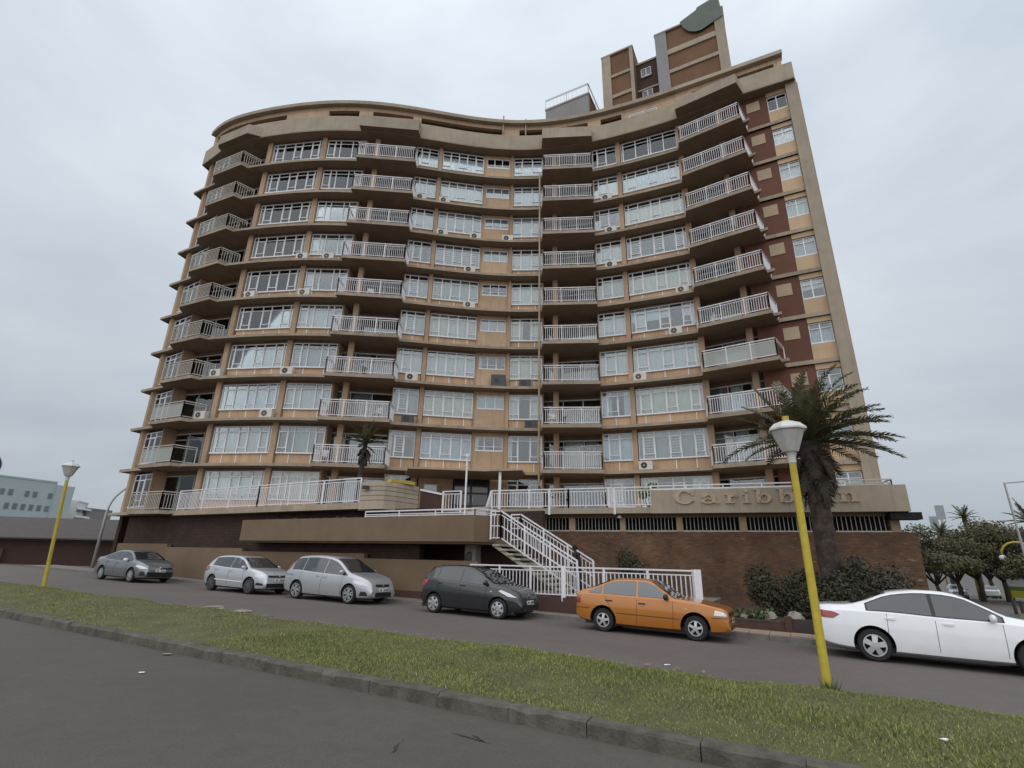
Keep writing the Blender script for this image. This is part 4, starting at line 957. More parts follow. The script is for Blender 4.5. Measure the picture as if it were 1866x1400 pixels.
# ================================================================== STREET LAMPS
m_lampw = mat('lamp_white', (.62, .62, .60), .4, .1, 6)
m_lens = mat('lamp_lens', (.50, .49, .47), .35, .12, 10)
def lamp(base, H_, lean, label, pole_r=.066):
    r = empty('street_lamp', base); tag(r, label, 'street lamp', 'yellow street lamps on the median')
    z = base[2]; x, y = base[0], base[1]
    def at(h): return (x + lean[0] * h / H_, y + lean[1] * h / H_, z + h)
    hb = H_ - .72
    mb = MB(); mb.tube([at(-.1), at(hb * .5), at(hb - .12)], [pole_r, pole_r * .93, pole_r * .85], 14); mb.build('pole', m_yellow, r, True, auto=40)
    c = at(hb - .12); mb = MB(); mb.lathe([(pole_r * .95, 0), (pole_r * 1.05, .16), (.1, .2)], 12, c); mb.build('collar', m_lampw, r, True, auto=40)
    c = at(hb + .07); mb = MB(); mb.lathe([(.0, 0), (.13, 0), (.15, .05), (.27, .36), (.28, .38)], 8, c); mb.build('lantern_bowl', m_lens, r)
    mb = MB(); mb.lathe([(.26, .36), (.31, .37), (.31, .40), (.22, .49), (.08, .545), (.0, .55)], 8, c); mb.build('lantern_cap', m_lampw, r)
    mb = MB(); mb.lathe([(.055, .54), (.055, .63), (0, .635)], 10, c); mb.build('photo_cell', m_yellow if H_ < 4.5 else m_lampw, r)
lamp((4.82, 8.66, G(4.82, 8.66) + .02), 4.28, (0, 0), 'near yellow street lamp with white lantern on the grass median')
lamp((-17.54, 20.84, G(-17.54, 20.84) + .02), 4.82, (-.22, -.18), 'far yellow street lamp at the left end of the grass median')
# tuft of weeds round the near lamp foot
# round sign at the left edge
sg = tag(empty('road_sign', (-16.31, 15.85, G(-16.31, 15.85))), 'round dark blue road sign with pale rim at the left edge', 'sign')
sx, sy = -16.31, 15.85; nv = Vector((-sx, -sy, 0)).normalized(); sv = Vector((nv.y, -nv.x, 0))
def disc(mb, c, r0, th):
    n = 32; f = [tuple(c + (sv * math.cos(2 * math.pi * i / n) + Vector((0, 0, 1)) * math.sin(2 * math.pi * i / n)) * r0 + nv * th) for i in range(n)]
    b = [tuple(c + (sv * math.cos(2 * math.pi * i / n) + Vector((0, 0, 1)) * math.sin(2 * math.pi * i / n)) * r0) for i in range(n)]
    mb.face(f); mb.face(b[::-1])
    for i in range(n): j = (i + 1) % n; mb.face([f[i], b[i], b[j], f[j]])
sc = Vector((sx, sy, 4.05))
mb = MB(); disc(mb, sc, .45, .01); mb.build('sign_rim', m_rail, sg)
mb = MB(); disc(mb, sc + nv * .011, .42, .004); mb.build('sign_face', mat('sign_blue', (.03, .025, .08), .4, .05, 3), sg)
mb = MB(); mb.tube([(sx - nv.x * .05, sy - nv.y * .05, G(sx, sy) - .1), (sx - nv.x * .05, sy - nv.y * .05, 4.4)], .035, 8); mb.build('post', m_railgrey, sg)
# curved street light behind the left corner
m_galv = mat('galvanised', (.42, .42, .42), .5, .1, 5, metal=.3)
def curved_light(base, H_, arm, label):
    r = tag(empty('curved_street_light', base), label, 'street light'); x, y, z = base; mb = MB()
    P_ = [(x, y, z), (x, y, z + H_ * .62)]
    for i in range(1, 9): a = i / 8 * 1.25; P_.append((x + arm[0] * (1 - math.cos(a)), y + arm[1] * (1 - math.cos(a)), z + H_ * .62 + H_ * .38 * math.sin(a)))
    mb.tube(P_, [.11, .09] + [.06] * 8, 10); mb.build('pole', m_galv, r, True)
    e_ = P_[-1]; mb = MB(); mb.bar(e_, (e_[0] + arm[0] * .35, e_[1] + arm[1] * .35, e_[2] + .05), .18, .1); mb.build('lamp_head', m_galv, r)
curved_light((-27.4, 35.9, .2), 6.2, (2.2, 1.2), 'grey curved-arm street light behind the left corner of the block')

# ================================================================== CARS
def pchip(pts):
    X_ = np.array([p[0] for p in pts], float); Y_ = np.array([p[1] for p in pts], float)
    h = np.diff(X_); dl = np.diff(Y_) / h; d = np.zeros(len(X_))
    for i in range(1, len(X_) - 1):
        if dl[i - 1] * dl[i] > 0:
            w1, w2 = 2 * h[i] + h[i - 1], h[i] + 2 * h[i - 1]; d[i] = (w1 + w2) / (w1 / dl[i - 1] + w2 / dl[i])
    d[0], d[-1] = dl[0], dl[-1]
    def f(x):
        x = np.clip(x, X_[0], X_[-1]); i = int(min(max(np.searchsorted(X_, x) - 1, 0), len(h) - 1)); t = (x - X_[i]) / h[i]
        return (2 * t**3 - 3 * t**2 + 1) * Y_[i] + (t**3 - 2 * t**2 + t) * h[i] * d[i] + (-2 * t**3 + 3 * t**2) * Y_[i + 1] + (t**3 - t**2) * h[i] * d[i + 1]
    return f
m_tyre = mat('tyre_rubber', (.018, .018, .019), .8, .15, 20)
m_rim = mat('alloy_silver', (.62, .63, .65), .28, .05, 8, metal=.75)
m_rimd = mat('alloy_dark', (.16, .16, .17), .35, .1, 8, metal=.5)
m_cglass = mat('car_glass', (.020, .024, .028), .04, 0, spec=1.0, coat=.2)
m_cglassl = mat('car_glass_light', (.06, .07, .076), .04, 0, spec=1.0, coat=.8)
m_trim = mat('car_trim', (.015, .015, .016), .45, 0)
m_well = mat('wheel_well', (.006, .006, .006), .95, 0)
m_head = mat('headlamp', (.75, .77, .8), .08, .1, 25, spec=.8, coat=1)
m_tail = mat('tail_lamp', (.30, .012, .014), .12, .1, 20, coat=1)
m_amber = mat('indicator', (.7, .45, .3), .2, 0, coat=1)
m_plate = mat('number_plate', (.62, .62, .6), .5, .05, 10)
m_chrome = mat('chrome', (.75, .75, .77), .12, 0, metal=1)
m_plateink = mat('plate_ink', (.05, .05, .06), .6, 0)
def paint(name, col, metal=.0, rough=.3):
    return mat(name, col, rough, .05, 2.0, metal=metal, coat=.8)
def make_car(name, label, sp_, s, t, yaw_add=0.0, group='cars parked along the kerb'):
    x0, y0, z0 = PT(s, t, 0)
    root = empty(name, (x0, y0, z0), (-.018, .0155, R(-28.5 + yaw_add))); tag(root, label, 'car', group)
    wb = sp_['wb']; xr, xf = -wb / 2, wb / 2; nose, tail = xf + sp_['fo'], xr - sp_['ro']; Wd = sp_['W'] / 2
    top = pchip(sp_['top']); belt = pchip(sp_['belt']); plan = pchip(sp_['plan']); bot = pchip(sp_['bot'])
    tum = sp_.get('tum', .26)
    def ring(x):
        w = Wd * plan(x); zb, zl, zt_ = bot(x), belt(x), top(x); zl = min(zl, zt_ - .012); g = min(1, max(0, (zt_ - zl) / .45))
        wr = w * (.93 - tum * .95 * g ** .9); hb = zl - zb; e_ = .055 * g + .006
        return np.array([(0, zb), (w * .84, zb), (w * .955, zb + .05), (w * .985, zb + .16 * hb + .03), (w * .998, zb + .38 * hb), (w, zb + .6 * hb), (w * .99, zb + .82 * hb), (w * .965, zl - .02), (w * .94, zl),
                         (w * .94 + (wr - w * .94) * .5, zl + (zt_ - e_ - zl) * .52), (wr, zt_ - e_), (wr * .93, zt_ - e_ * .42), (wr * .72, zt_ - e_ * .12), (wr * .36, zt_ - .003), (0, zt_)])
    NR = 15
    xs = np.unique(np.r_[np.linspace(tail, nose, 64), np.linspace(tail, tail + .12, 5), np.linspace(nose - .14, nose, 6)])
    rings = [ring(x) for x in xs]; verts, faces = [], []
    m2 = 2 * (NR - 1)
    for x, rg in zip(xs, rings):
        verts += [(x, -p[0], p[1]) for p in rg] + [(x, p[0], p[1]) for p in rg[-2:0:-1]]
    for i in range(len(xs) - 1):
        for j in range(m2): k = (j + 1) % m2; faces.append((i * m2 + j, (i + 1) * m2 + j, (i + 1) * m2 + k, i * m2 + k))
    faces.append(tuple(range(m2))); faces.append(tuple((len(xs) - 1) * m2 + j for j in reversed(range(m2))))
    me = bpy.data.meshes.new('body'); me.from_pydata(verts, [], faces); me.materials.append(sp_['paint']); me.materials.append(m_well)
    bm = bmesh.new(); bm.from_mesh(me); bmesh.ops.recalc_face_normals(bm, faces=bm.faces); bm.to_mesh(me); bm.free()
    body = bpy.data.objects.new('body', me); COL.objects.link(body)
    wr_, ar = sp_['wr'], sp_['wr'] + sp_.get('gap', .055); cuts = []
    for ax in (xr, xf):
        for sd_ in (-1, 1):
            c = MB(); ya, yb = sd_ * (Wd - .30), sd_ * (Wd + .2)
            c.lathe([(0, min(ya, yb)), (ar, min(ya, yb)), (ar, max(ya, yb)), (0, max(ya, yb))], 40, (ax, 0, wr_ + .012), 'y')
            co = c.build('cut', m_well); cuts.append(co)
            b2 = bmesh.new(); b2.from_mesh(co.data); bmesh.ops.remove_doubles(b2, verts=b2.verts, dist=1e-4); bmesh.ops.recalc_face_normals(b2, faces=b2.faces); b2.to_mesh(co.data); b2.free()
            md = body.modifiers.new('b', 'BOOLEAN'); md.operation = 'DIFFERENCE'; md.object = co; md.solver = 'EXACT'; md.material_mode = 'TRANSFER'
    dg = bpy.context.evaluated_depsgraph_get(); dg.update(); nm = bpy.data.meshes.new_from_object(body.evaluated_get(dg))
    body.modifiers.clear(); body.data = nm
    for c in cuts: bpy.data.objects.remove(c, do_unlink=True)
    nm.polygons.foreach_set('use_smooth', [True] * len(nm.polygons)); nm.set_sharp_from_angle(angle=R(32))
    body.parent = root
    # surface helpers -------------------------------------------------
    def ys(x, z):
        rg = ring(x); return np.interp(z, rg[2:11, 1], rg[2:11, 0])
    def side_patch(nm_, poly, m, off=.006, sides=(-1, 1), parent=None, nx=10, nz=4):
        px = [p[0] for p in poly]; X_ = np.linspace(min(px) + 1e-4, max(px) - 1e-4, nx); n = len(poly)
        for sd_ in sides:
            mb = MB(); cols = []
            for x in X_:
                zs = []
                for i in range(n):
                    (xa, za), (xb, zb) = poly[i], poly[(i + 1) % n]
                    if (xa - x) * (xb - x) <= 0 and abs(xa - xb) > 1e-9: zs.append(za + (zb - za) * (x - xa) / (xb - xa))
                if len(zs) < 2: continue
                cols.append([(x, sd_ * (ys(x, z) + off), z) for z in np.linspace(min(zs), max(zs), nz)])
            for a, b in zip(cols[:-1], cols[1:]):
                for q in range(nz - 1):
                    f = [a[q], b[q], b[q + 1], a[q + 1]]; mb.face(f if sd_ < 0 else f[::-1])
            mb.build(nm_, m, parent or root, True, local=True)
    def band_window(nm_, xa, xb, dz0, dz1, m, off=.006, parent=None, zmin=None):
        X_ = np.linspace(xa, xb, 14); poly_t = [(x, top(x) - dz1) for x in X_]; poly_b = [(x, belt(x) + dz0) for x in X_]
        ok = [i for i in range(14) if poly_t[i][1] - poly_b[i][1] > .012]
        if len(ok) < 2: return
        for sd_ in (-1, 1):
            mb = MB()
            for i, j in zip(ok[:-1], ok[1:]):
                for q in range(4):
                    def pt(a, f): z = poly_b[a][1] + (poly_t[a][1] - poly_b[a][1]) * f; x = X_[a]; return (x, sd_ * (ys(x, z) + off), z)
                    f = [pt(i, q / 4), pt(j, q / 4), pt(j, (q + 1) / 4), pt(i, (q + 1) / 4)]; mb.face(f if sd_ < 0 else f[::-1])
            mb.build(nm_, m, root, True, local=True)
    def top_patch(nm_, xa, xb, ia, m, off=.014, taper=0):
        X_ = np.r_[xa, [q for q in xs if xa < q < xb], xb]; mb = MB(); rows = []
        for x in X_:
            rg = ring(x)[ia:]; nx_ = -(top(x + .01) - top(x - .01)) / .02; ln = math.hypot(nx_, 1)
            row = [(x + off * nx_ / ln, -p[0], p[1] + off / ln) for p in rg] + [(x + off * nx_ / ln, p[0], p[1] + off / ln) for p in rg[-2::-1]]; rows.append(row)
        for a, b in zip(rows[:-1], rows[1:]):
            for q in range(len(a) - 1): mb.face([a[q], b[q], b[q + 1], a[q + 1]])
        mb.build(nm_, m, root, True, local=True)
    gl = sp_.get('glass', m_cglass)
    if sp_.get('surround'): band_window('window_surround', sp_['dlo'][0], sp_['dlo'][1], .005, sp_.get('dz1', .085) - .02, m_trim, .004)
    sx_ = [sp_['dlo'][0]] + sp_['split'] + [sp_['dlo'][1]]
    for a, b in zip(sx_[:-1], sx_[1:]): band_window('side_window', a + sp_.get('pg', .03), b - sp_.get('pg', .03), .022, sp_.get('dz1', .085), gl, .007)
    top_patch('windscreen', sp_['ws'][0], sp_['ws'][1], 11, sp_.get('wsglass', m_cglass))
    top_patch('rear_window', sp_['rw'][0], sp_['rw'][1], 11, m_cglass)
    # lamps, trim
    for key, nm_, m in (('head', 'headlight', m_head), ('tail', 'tail_light', m_tail), ('tail2', 'tail_light', m_head), ('fog', 'air_intake', m_trim), ('ind', 'indicator', m_amber)):
        if key in sp_: side_patch(nm_, sp_[key], m, .009)
    for poly, m in sp_.get('strip', []): side_patch('trim_strip', poly, m, .010, nx=24, nz=2)
    # door seams
    for (xa, za, xb, zb) in sp_['seams']:
        for sd_ in (-1, 1):
            mb = MB(); n = 8; P_ = [(xa + (xb - xa) * i / n, za + (zb - za) * i / n) for i in range(n + 1)]
            for (xa_, za_), (xb_, zb_) in zip(P_[:-1], P_[1:]): mb.bar((xa_, sd_ * (ys(xa_, za_) + .0), za_), (xb_, sd_ * (ys(xb_, zb_) + .0), zb_), .009, .007)
            mb.build('door_seam', m_trim, root, local=True)
    for (hx, hz) in sp_['handles']:
        for sd_ in (-1, 1):
            mb = MB(); y = sd_ * (ys(hx, hz) + .012); mb.box(hx - .09, hx + .09, y - .014, y + .014, hz - .016, hz + .016); mb.build('door_handle', sp_.get('hmat', sp_['paint']), root, local=True)
    mx_, mz_ = sp_['mirror']
    for sd_ in (-1, 1):
        mb = MB(); y = sd_ * (ys(mx_, mz_) + .12); mb.lathe([(.0, -.10), (.05, -.095), (.075, -.05), (.08, .03), (.06, .085), (.0, .095)], 12, (mx_, y, mz_), 'y'); mb.bar((mx_, sd_ * (ys(mx_, mz_ - .05) - .01), mz_ - .05), (mx_, y, mz_ - .03), .05, .03)
        mb.v = [(mx_ + (v[0] - mx_) * .75, v[1], v[2]) for v in mb.v]
        mb.build('mirror', sp_.get('mirmat', sp_['paint']), root, True, local=True)
    # nose: grille, lower intake, plate
    def nose_patch(nm_, za, zb, fw, m, off=.006, nx=9, xo=0):
        mb = MB(); rows = []
        for z in np.linspace(za, zb, 4):
            row = []
            for y in np.linspace(-fw, fw, nx):
                # march from the front until inside the body
                x = nose
                while x > nose - .6:
                    rg = ring(x)
                    if z >= rg[0, 1] and z <= rg[-1, 1] and abs(y) <= np.interp(z, rg[2:, 1], rg[2:, 0]): break
                    x -= .006
                row.append((x + off + xo, y, z))
            rows.append(row)
        for a, b in zip(rows[:-1], rows[1:]):
            for q in range(nx - 1): mb.face([a[q], a[q + 1], b[q + 1], b[q]])
        return mb.build(nm_, m, root, local=True)
    for (nm_, za, zb, fw, m) in sp_['nose']: nose_patch(nm_, za, zb, fw, m)
    if 'plate' in sp_:
        za = sp_['plate']; pl = nose_patch('number_plate', za, za + .11, .24, m_plate, .014, 9)
        mb = MB()
        xx = max(v.co.x for v in pl.data.vertices)
        for i in range(7):
            if i == 2: continue
            y = -.19 + i * .062; mb.box(xx - .004, xx + .004, y, y + .035, za + .025, za + .085)
        mb.build('plate_characters', m_plateink, pl, local=True)
    if 'badge' in sp_:
        mb = MB(); bz = sp_['badge']; mb.lathe([(.0, 0), (.05, 0), (.055, .012), (.04, .02), (0, .02)], 14, (0, 0, 0)); mb.v = [(nose + v[2] - .035 + sp_.get('bx', 0), v[0], bz + v[1]) for v in mb.v]; mb.build('badge', m_chrome, root, local=True)
    mb = MB(); mb.box(xr - .55, xf + .5, -Wd + .16, Wd - .16, .17, .28); mb.build('underbody', m_trim, root, local=True)
    # wheels
    ty = MB(); rr = sp_['rr']; w2 = .1
    ty.lathe([(rr - .01, -w2 + .02), (rr + .01, -w2), (wr_ - .03, -w2), (wr_ - .008, -w2 + .02), (wr_, -w2 + .045), (wr_, w2 - .045), (wr_ - .008, w2 - .02), (wr_ - .03, w2), (rr + .01, w2), (rr - .01, w2 - .02)], 36, (0, 0, 0), 'y')
    rm = MB(); rm.lathe([(rr, -w2 + .008), (rr, -w2 - .006), (rr - .022, -w2 - .006), (rr - .03, -w2 + .05), (rr - .03, w2)], 36, (0, 0, 0), 'y')
    rm.lathe([(.0, -w2 - .008), (.05, -w2 - .008), (.062, -w2 + .02), (.06, .0)], 16, (0, 0, 0), 'y')
    ns, spw, style = sp_['spokes']
    for i in range(ns):
        a = 2 * math.pi * i / ns + .2; aw0, aw1 = spw[0], spw[1]
        def pp(r_, da, dy): return (r_ * math.cos(a) - da * math.sin(a), dy, r_ * math.sin(a) + da * math.cos(a))
        if style == 'Y':
            for sg_ in (-1, 1):
                rm._hex([pp(.05, -aw0, -w2 + .02), pp(rr - .02, sg_ * aw1 * 1.8 - aw0 * .6, -w2 + .02), pp(rr - .02, sg_ * aw1 * 1.8 + aw0 * .6, -w2 + .02), pp(.05, aw0, -w2 + .02)] + [pp(.05, -aw0, -w2 - .012), pp(rr - .02, sg_ * aw1 * 1.8 - aw0 * .6, -w2 - .004), pp(rr - .02, sg_ * aw1 * 1.8 + aw0 * .6, -w2 - .004), pp(.05, aw0, -w2 - .012)])
        else:
            rm._hex([pp(.045, -aw0, -w2 + .02), pp(rr - .02, -aw1, -w2 + .02), pp(rr - .02, aw1, -w2 + .02), pp(.045, aw0, -w2 + .02)] + [pp(.045, -aw0, -w2 - .012), pp(rr - .02, -aw1, -w2 - .004), pp(rr - .02, aw1, -w2 - .004), pp(.045, aw0, -w2 - .012)])
    dk = MB(); dk.lathe([(0, -w2 + .05), (rr - .02, -w2 + .05)], 24, (0, 0, 0), 'y')
    for ax in (xr, xf):
        for sd_ in (-1, 1):
            w = empty('wheel', (ax, sd_ * (Wd - w2 - .025), wr_), (0, 0, 0 if sd_ < 0 else math.pi), root)
            ty.build('tyre', m_tyre, w, True, True, 40); rm.build('rim', sp_.get('rimmat', m_rim), w, False, True); dk.build('brake_disc', m_well, w, False, True)
    return root
p_white = paint('paint_white', (.83, .84, .86), 0, .25); p_silver = paint('paint_silver', (.46, .47, .49), .45, .32); p_silver2 = paint('paint_silver_pale', (.52, .54, .57), .4, .3)
p_grey = paint('paint_gunmetal', (.20, .21, .225), .5, .3); p_black = paint('paint_charcoal', (.022, .023, .026), .1, .2); p_orange = paint('paint_copper', (.46, .165, .022), .15, .3)
def P_plan(L0, L1, f0=.80, f1=.74): return [(L0, f0), (L0 + .10, f0 + .08), (L0 + .35, .955), (L0 + .8, .995), (0, 1.0), (L1 - .85, .985), (L1 - .42, .93), (L1 - .14, f1 + .08), (L1, f1)]
def P_bot(L0, L1): return [(L0, .34), (L0 + .15, .26), (L0 + .6, .20), (0, .18), (L1 - .6, .19), (L1 - .12, .22), (L1, .27)]
SP = {}
SP['white'] = dict(wb=2.6, fo=.93, ro=1.01, W=1.76, wr=.315, rr=.215, paint=p_white, spokes=(5, (.045, .055), 'S'), gap=.06,
    top=[(-2.31, .80), (-2.27, 1.03), (-2.15, 1.07), (-1.72, 1.10), (-1.4, 1.19), (-.85, 1.40), (-.3, 1.465), (.06, 1.455), (.36, 1.40), (.7, 1.23), (1.06, 1.045), (1.45, .985), (1.95, .86), (2.16, .73), (2.23, .55)],
    belt=[(-2.31, .78), (-2.2, .93), (-1.7, .985), (-1.1, .985), (0, .945), (1.0, .925), (1.7, .85), (2.05, .72), (2.23, .52)], plan=P_plan(-2.31, 2.23, .80, .70), bot=P_bot(-2.31, 2.23),
    dlo=(-1.36, .93), split=[-.18], surround=True, pg=.035, ws=(.34, 1.04), rw=(-1.6, -.92),
    tail=[(-2.27, .80), (-2.25, .95), (-1.98, .93), (-1.86, .88), (-2.0, .79)], head=[(1.72, .68), (1.8, .8), (2.12, .73), (2.18, .62), (1.95, .6)], seams=[(-.2, .3, -.18, .95), (-1.02, .55, -1.0, .97), (.86, .3, .88, .9)], handles=[(-.95, .86), (.02, .83)], mirror=(.74, 1.0), mirmat=p_white,
    nose=[('grille', .55, .66, .42, m_trim), ('lower_grille', .28, .42, .5, m_trim)], plate=.42)
SP['grey'] = dict(SP['white'], wb=2.7, paint=p_grey, top=[(-2.31, .80), (-2.27, 1.03), (-2.15, 1.07), (-1.75, 1.10), (-1.4, 1.2), (-.85, 1.39), (-.3, 1.455), (.2, 1.45), (.55, 1.38), (.95, 1.2), (1.33, 1.03), (1.65, .97), (2.05, .86), (2.2, .73), (2.28, .55)],
    belt=[(-2.31, .78), (-2.2, .94), (-1.7, .99), (-1.1, .98), (0, .945), (1.2, .915), (1.75, .85), (2.1, .73), (2.28, .52)], plan=P_plan(-2.36, 2.28, .80, .72), bot=P_bot(-2.36, 2.28), fo=.93, ro=1.01,
    dlo=(-1.42, 1.16), split=[-.15], surround=False, ws=(.56, 1.3), head=[(1.62, .74), (1.7, .82), (2.12, .73), (2.235, .64), (1.95, .64)], fog=[(1.95, .34), (2.02, .54), (2.2, .5), (2.24, .34)], rimmat=m_rim, spokes=(10, (.018, .022), 'S'), plate=.50,
    nose=[('grille', .62, .70, .55, m_chrome), ('lower_grille', .28, .50, .58, m_trim)], badge=.68, hmat=p_grey)
SP['polo'] = dict(wb=2.47, fo=.82, ro=.70, W=1.68, wr=.31, rr=.232, paint=p_silver2, spokes=(9, (.016, .02), 'Y'), rimmat=m_rimd, gap=.045,
    top=[(-1.93, .62), (-1.91, .88), (-1.84, 1.0), (-1.68, 1.2), (-1.5, 1.37), (-1.2, 1.43), (-.5, 1.46), (0, 1.445), (.32, 1.375), (.75, 1.17), (1.08, 1.0), (1.4, .95), (1.85, .84), (1.98, .72), (2.05, .5)],
    belt=[(-1.93, .6), (-1.85, .93), (-1.4, 1.0), (-.5, .955), (.5, .93), (1.0, .91), (1.5, .85), (1.9, .72), (2.05, .48)], plan=P_plan(-1.93, 2.05, .84, .76), bot=P_bot(-1.93, 2.05),
    dlo=(-1.42, .95), split=[-.16], ws=(.3, 1.06), rw=(-1.82, -1.55), pg=.02,
    head=[(1.5, .67), (1.55, .80), (1.88, .76), (1.96, .66), (1.8, .63)], tail=[(-1.86, .78), (-1.82, .96), (-1.6, .98), (-1.55, .85), (-1.75, .76)], fog=[(1.62, .36), (1.66, .46), (1.93, .44), (1.97, .36)],
    strip=[([(-1.0, .46), (-1.0, .5), (.85, .47), (.85, .43)], p_white)], seams=[(-.18, .28, -.15, .95), (.78, .28, .82, .9), (-1.02, .5, -1.15, .98)], handles=[(-.98, .87), (-.02, .84)], mirror=(.82, 1.0),
    nose=[('grille', .66, .74, .52, m_trim), ('lower_grille', .28, .44, .60, m_trim)], plate=.50, badge=.70)
SP['mpv'] = dict(wb=2.75, fo=.90, ro=.85, W=1.75, wr=.32, rr=.235, paint=p_silver, spokes=(5, (.03, .03), 'Y'), gap=.05,
    top=[(-2.22, .66), (-2.2, .95), (-2.1, 1.12), (-1.92, 1.38), (-1.75, 1.53), (-1.4, 1.59), (-.6, 1.625), (-.05, 1.60), (.35, 1.52), (.8, 1.29), (1.28, 1.05), (1.6, .98), (2.0, .86), (2.17, .72), (2.275, .48)],
    belt=[(-2.22, .6), (-2.12, .98), (-1.5, 1.03), (-.5, .985), (.5, .95), (1.2, .93), (1.65, .87), (2.05, .73), (2.275, .46)], plan=P_plan(-2.22, 2.275, .84, .72), bot=P_bot(-2.22, 2.275),
    dlo=(-1.85, 1.2), split=[-1.18, -.02], ws=(.34, 1.25), rw=(-2.08, -1.8), pg=.018, dz1=.10,
    head=[(1.52, .72), (1.6, .82), (1.95, .76), (2.14, .64), (1.85, .66)], tail=[(-2.14, 1.0), (-2.0, 1.28), (-1.9, 1.32), (-1.96, 1.05)], fog=[(1.85, .3), (1.92, .45), (2.1, .44), (2.16, .31)],
    strip=[([(-2.12, .86), (-2.1, .875), (-1.6, .855), (-1.6, .84)], m_trim)], seams=[(-.1, .25, -.06, .98), (.95, .28, 1.0, .93), (-1.3, .5, -1.18, 1.0)], handles=[(-.28, .87), (.1, .85)], mirror=(.95, 1.06),
    nose=[('grille', .60, .69, .36, m_trim), ('lower_grille', .27, .42, .42, m_trim)], plate=.45, badge=.64)
SP['i10'] = dict(wb=2.43, fo=.73, ro=.61, W=1.66, wr=.295, rr=.205, paint=p_black, spokes=(6, (.04, .05), 'Y'), gap=.05,
    top=[(-1.83, .6), (-1.81, .86), (-1.72, 1.05), (-1.55, 1.32), (-1.4, 1.44), (-1.1, 1.485), (-.5, 1.50), (-.05, 1.48), (.3, 1.39), (.72, 1.17), (1.05, 1.0), (1.35, .94), (1.72, .82), (1.86, .70), (1.945, .46)],
    belt=[(-1.83, .58), (-1.75, .94), (-1.3, 1.03), (-.5, .985), (.4, .945), (.95, .92), (1.35, .85), (1.75, .72), (1.945, .45)], plan=P_plan(-1.83, 1.945, .83, .72), bot=P_bot(-1.83, 1.945),
    dlo=(-1.36, .93), split=[-1.12, -.2], ws=(.28, 1.03), rw=(-1.66, -1.45), pg=.016,
    head=[(1.22, .80), (1.3, .84), (1.62, .74), (1.80, .64), (1.55, .66)], tail=[(-1.78, .84), (-1.72, 1.0), (-1.48, 1.0), (-1.52, .9), (-1.7, .8)], fog=[(1.58, .3), (1.64, .48), (1.8, .46), (1.88, .3)], ind=[(.92, .76), (.93, .79), (1.0, .785), (1.0, .76)],
    seams=[(-.22, .28, -.2, .97), (.72, .28, .78, .92), (-1.0, .5, -1.1, 1.0)], handles=[(-1.0, .92), (-.1, .89)], mirror=(.76, 1.02),
    nose=[('grille', .40, .60, .5, m_trim), ('lower_grille', .25, .38, .55, m_trim)], plate=.44, badge=.66, bx=-.03)
SP['orange'] = dict(wb=2.4, fo=.80, ro=.79, W=1.645, wr=.29, rr=.178, paint=p_orange, spokes=(5, (.03, .03), 'S'), gap=.075, glass=m_cglassl,
    top=[(-1.99, .66), (-1.975, .90), (-1.93, .965), (-1.45, 1.14), (-1.05, 1.31), (-.92, 1.355), (-.4, 1.385), (-.06, 1.38), (.1, 1.345), (.44, 1.14), (.74, .955), (1.1, .92), (1.62, .835), (1.92, .765), (1.985, .70), (2.0, .42)],
    belt=[(-1.99, .64), (-1.95, .91), (-1.4, .935), (-.5, .925), (.5, .91), (.9, .895), (1.3, .86), (1.88, .745), (2.0, .41)], plan=[(-1.99, .90), (-1.93, .95), (-1.6, .985), (-1, 1.0), (0, 1), (1.1, .995), (1.6, .975), (1.9, .945), (2.0, .90)], bot=P_bot(-1.99, 2.0), tum=.19,
    dlo=(-1.64, .68), split=[-1.22, -.26], ws=(.12, .73), rw=(-1.75, -1.05), pg=.028, dz1=.075, wsglass=m_cglassl,
    head=[(1.66, .62), (1.67, .74), (1.92, .70), (1.96, .62)], tail=[(-1.97, .68), (-1.96, .86), (-1.85, .87), (-1.84, .68)], ind=[(.98, .72), (.98, .735), (1.04, .735), (1.04, .72)],
    strip=[([(-.83, .485), (-.83, .50), (.83, .48), (.83, .465)], m_trim), ([(-1.98, .56), (-1.98, .575), (-1.58, .575), (-1.58, .56)], m_trim), ([(1.6, .56), (1.6, .575), (1.96, .575), (1.96, .56)], m_trim)],
    seams=[(-.28, .25, -.26, .92), (.66, .25, .68, .89), (-.9, .45, -1.15, .92)], handles=[(-1.02, .79), (-.12, .77)], hmat=m_trim, mirror=(.52, .97), mirmat=m_trim,
    nose=[('grille', .60, .68, .42, m_trim), ('lower_grille', .25, .36, .5, m_trim)], plate=.44)
make_car('silver_grey_sedan', 'dark grey sedan at the left end of the parked row', SP['grey'], -29.6, 15.15)
polo = make_car('silver_hatchback', 'pale silver hatchback with dark wheels parked ahead of the grey sedan', SP['polo'], -21.1, 15.35)
make_car('silver_minivan', 'silver people carrier with roof tall and black grille, beside the garage wall', SP['mpv'], -15.95, 15.6)
make_car('charcoal_hatchback', 'charcoal small hatchback parked by the white street fence', SP['i10'], -9.6, 15.6)
make_car('copper_hatchback', 'copper orange old hatchback parked at the end of the white fence', SP['orange'], -3.75, 15.35)
make_car('white_sedan', 'white sedan cut off by the right edge of the picture', SP['white'], 2.45, 15.15)

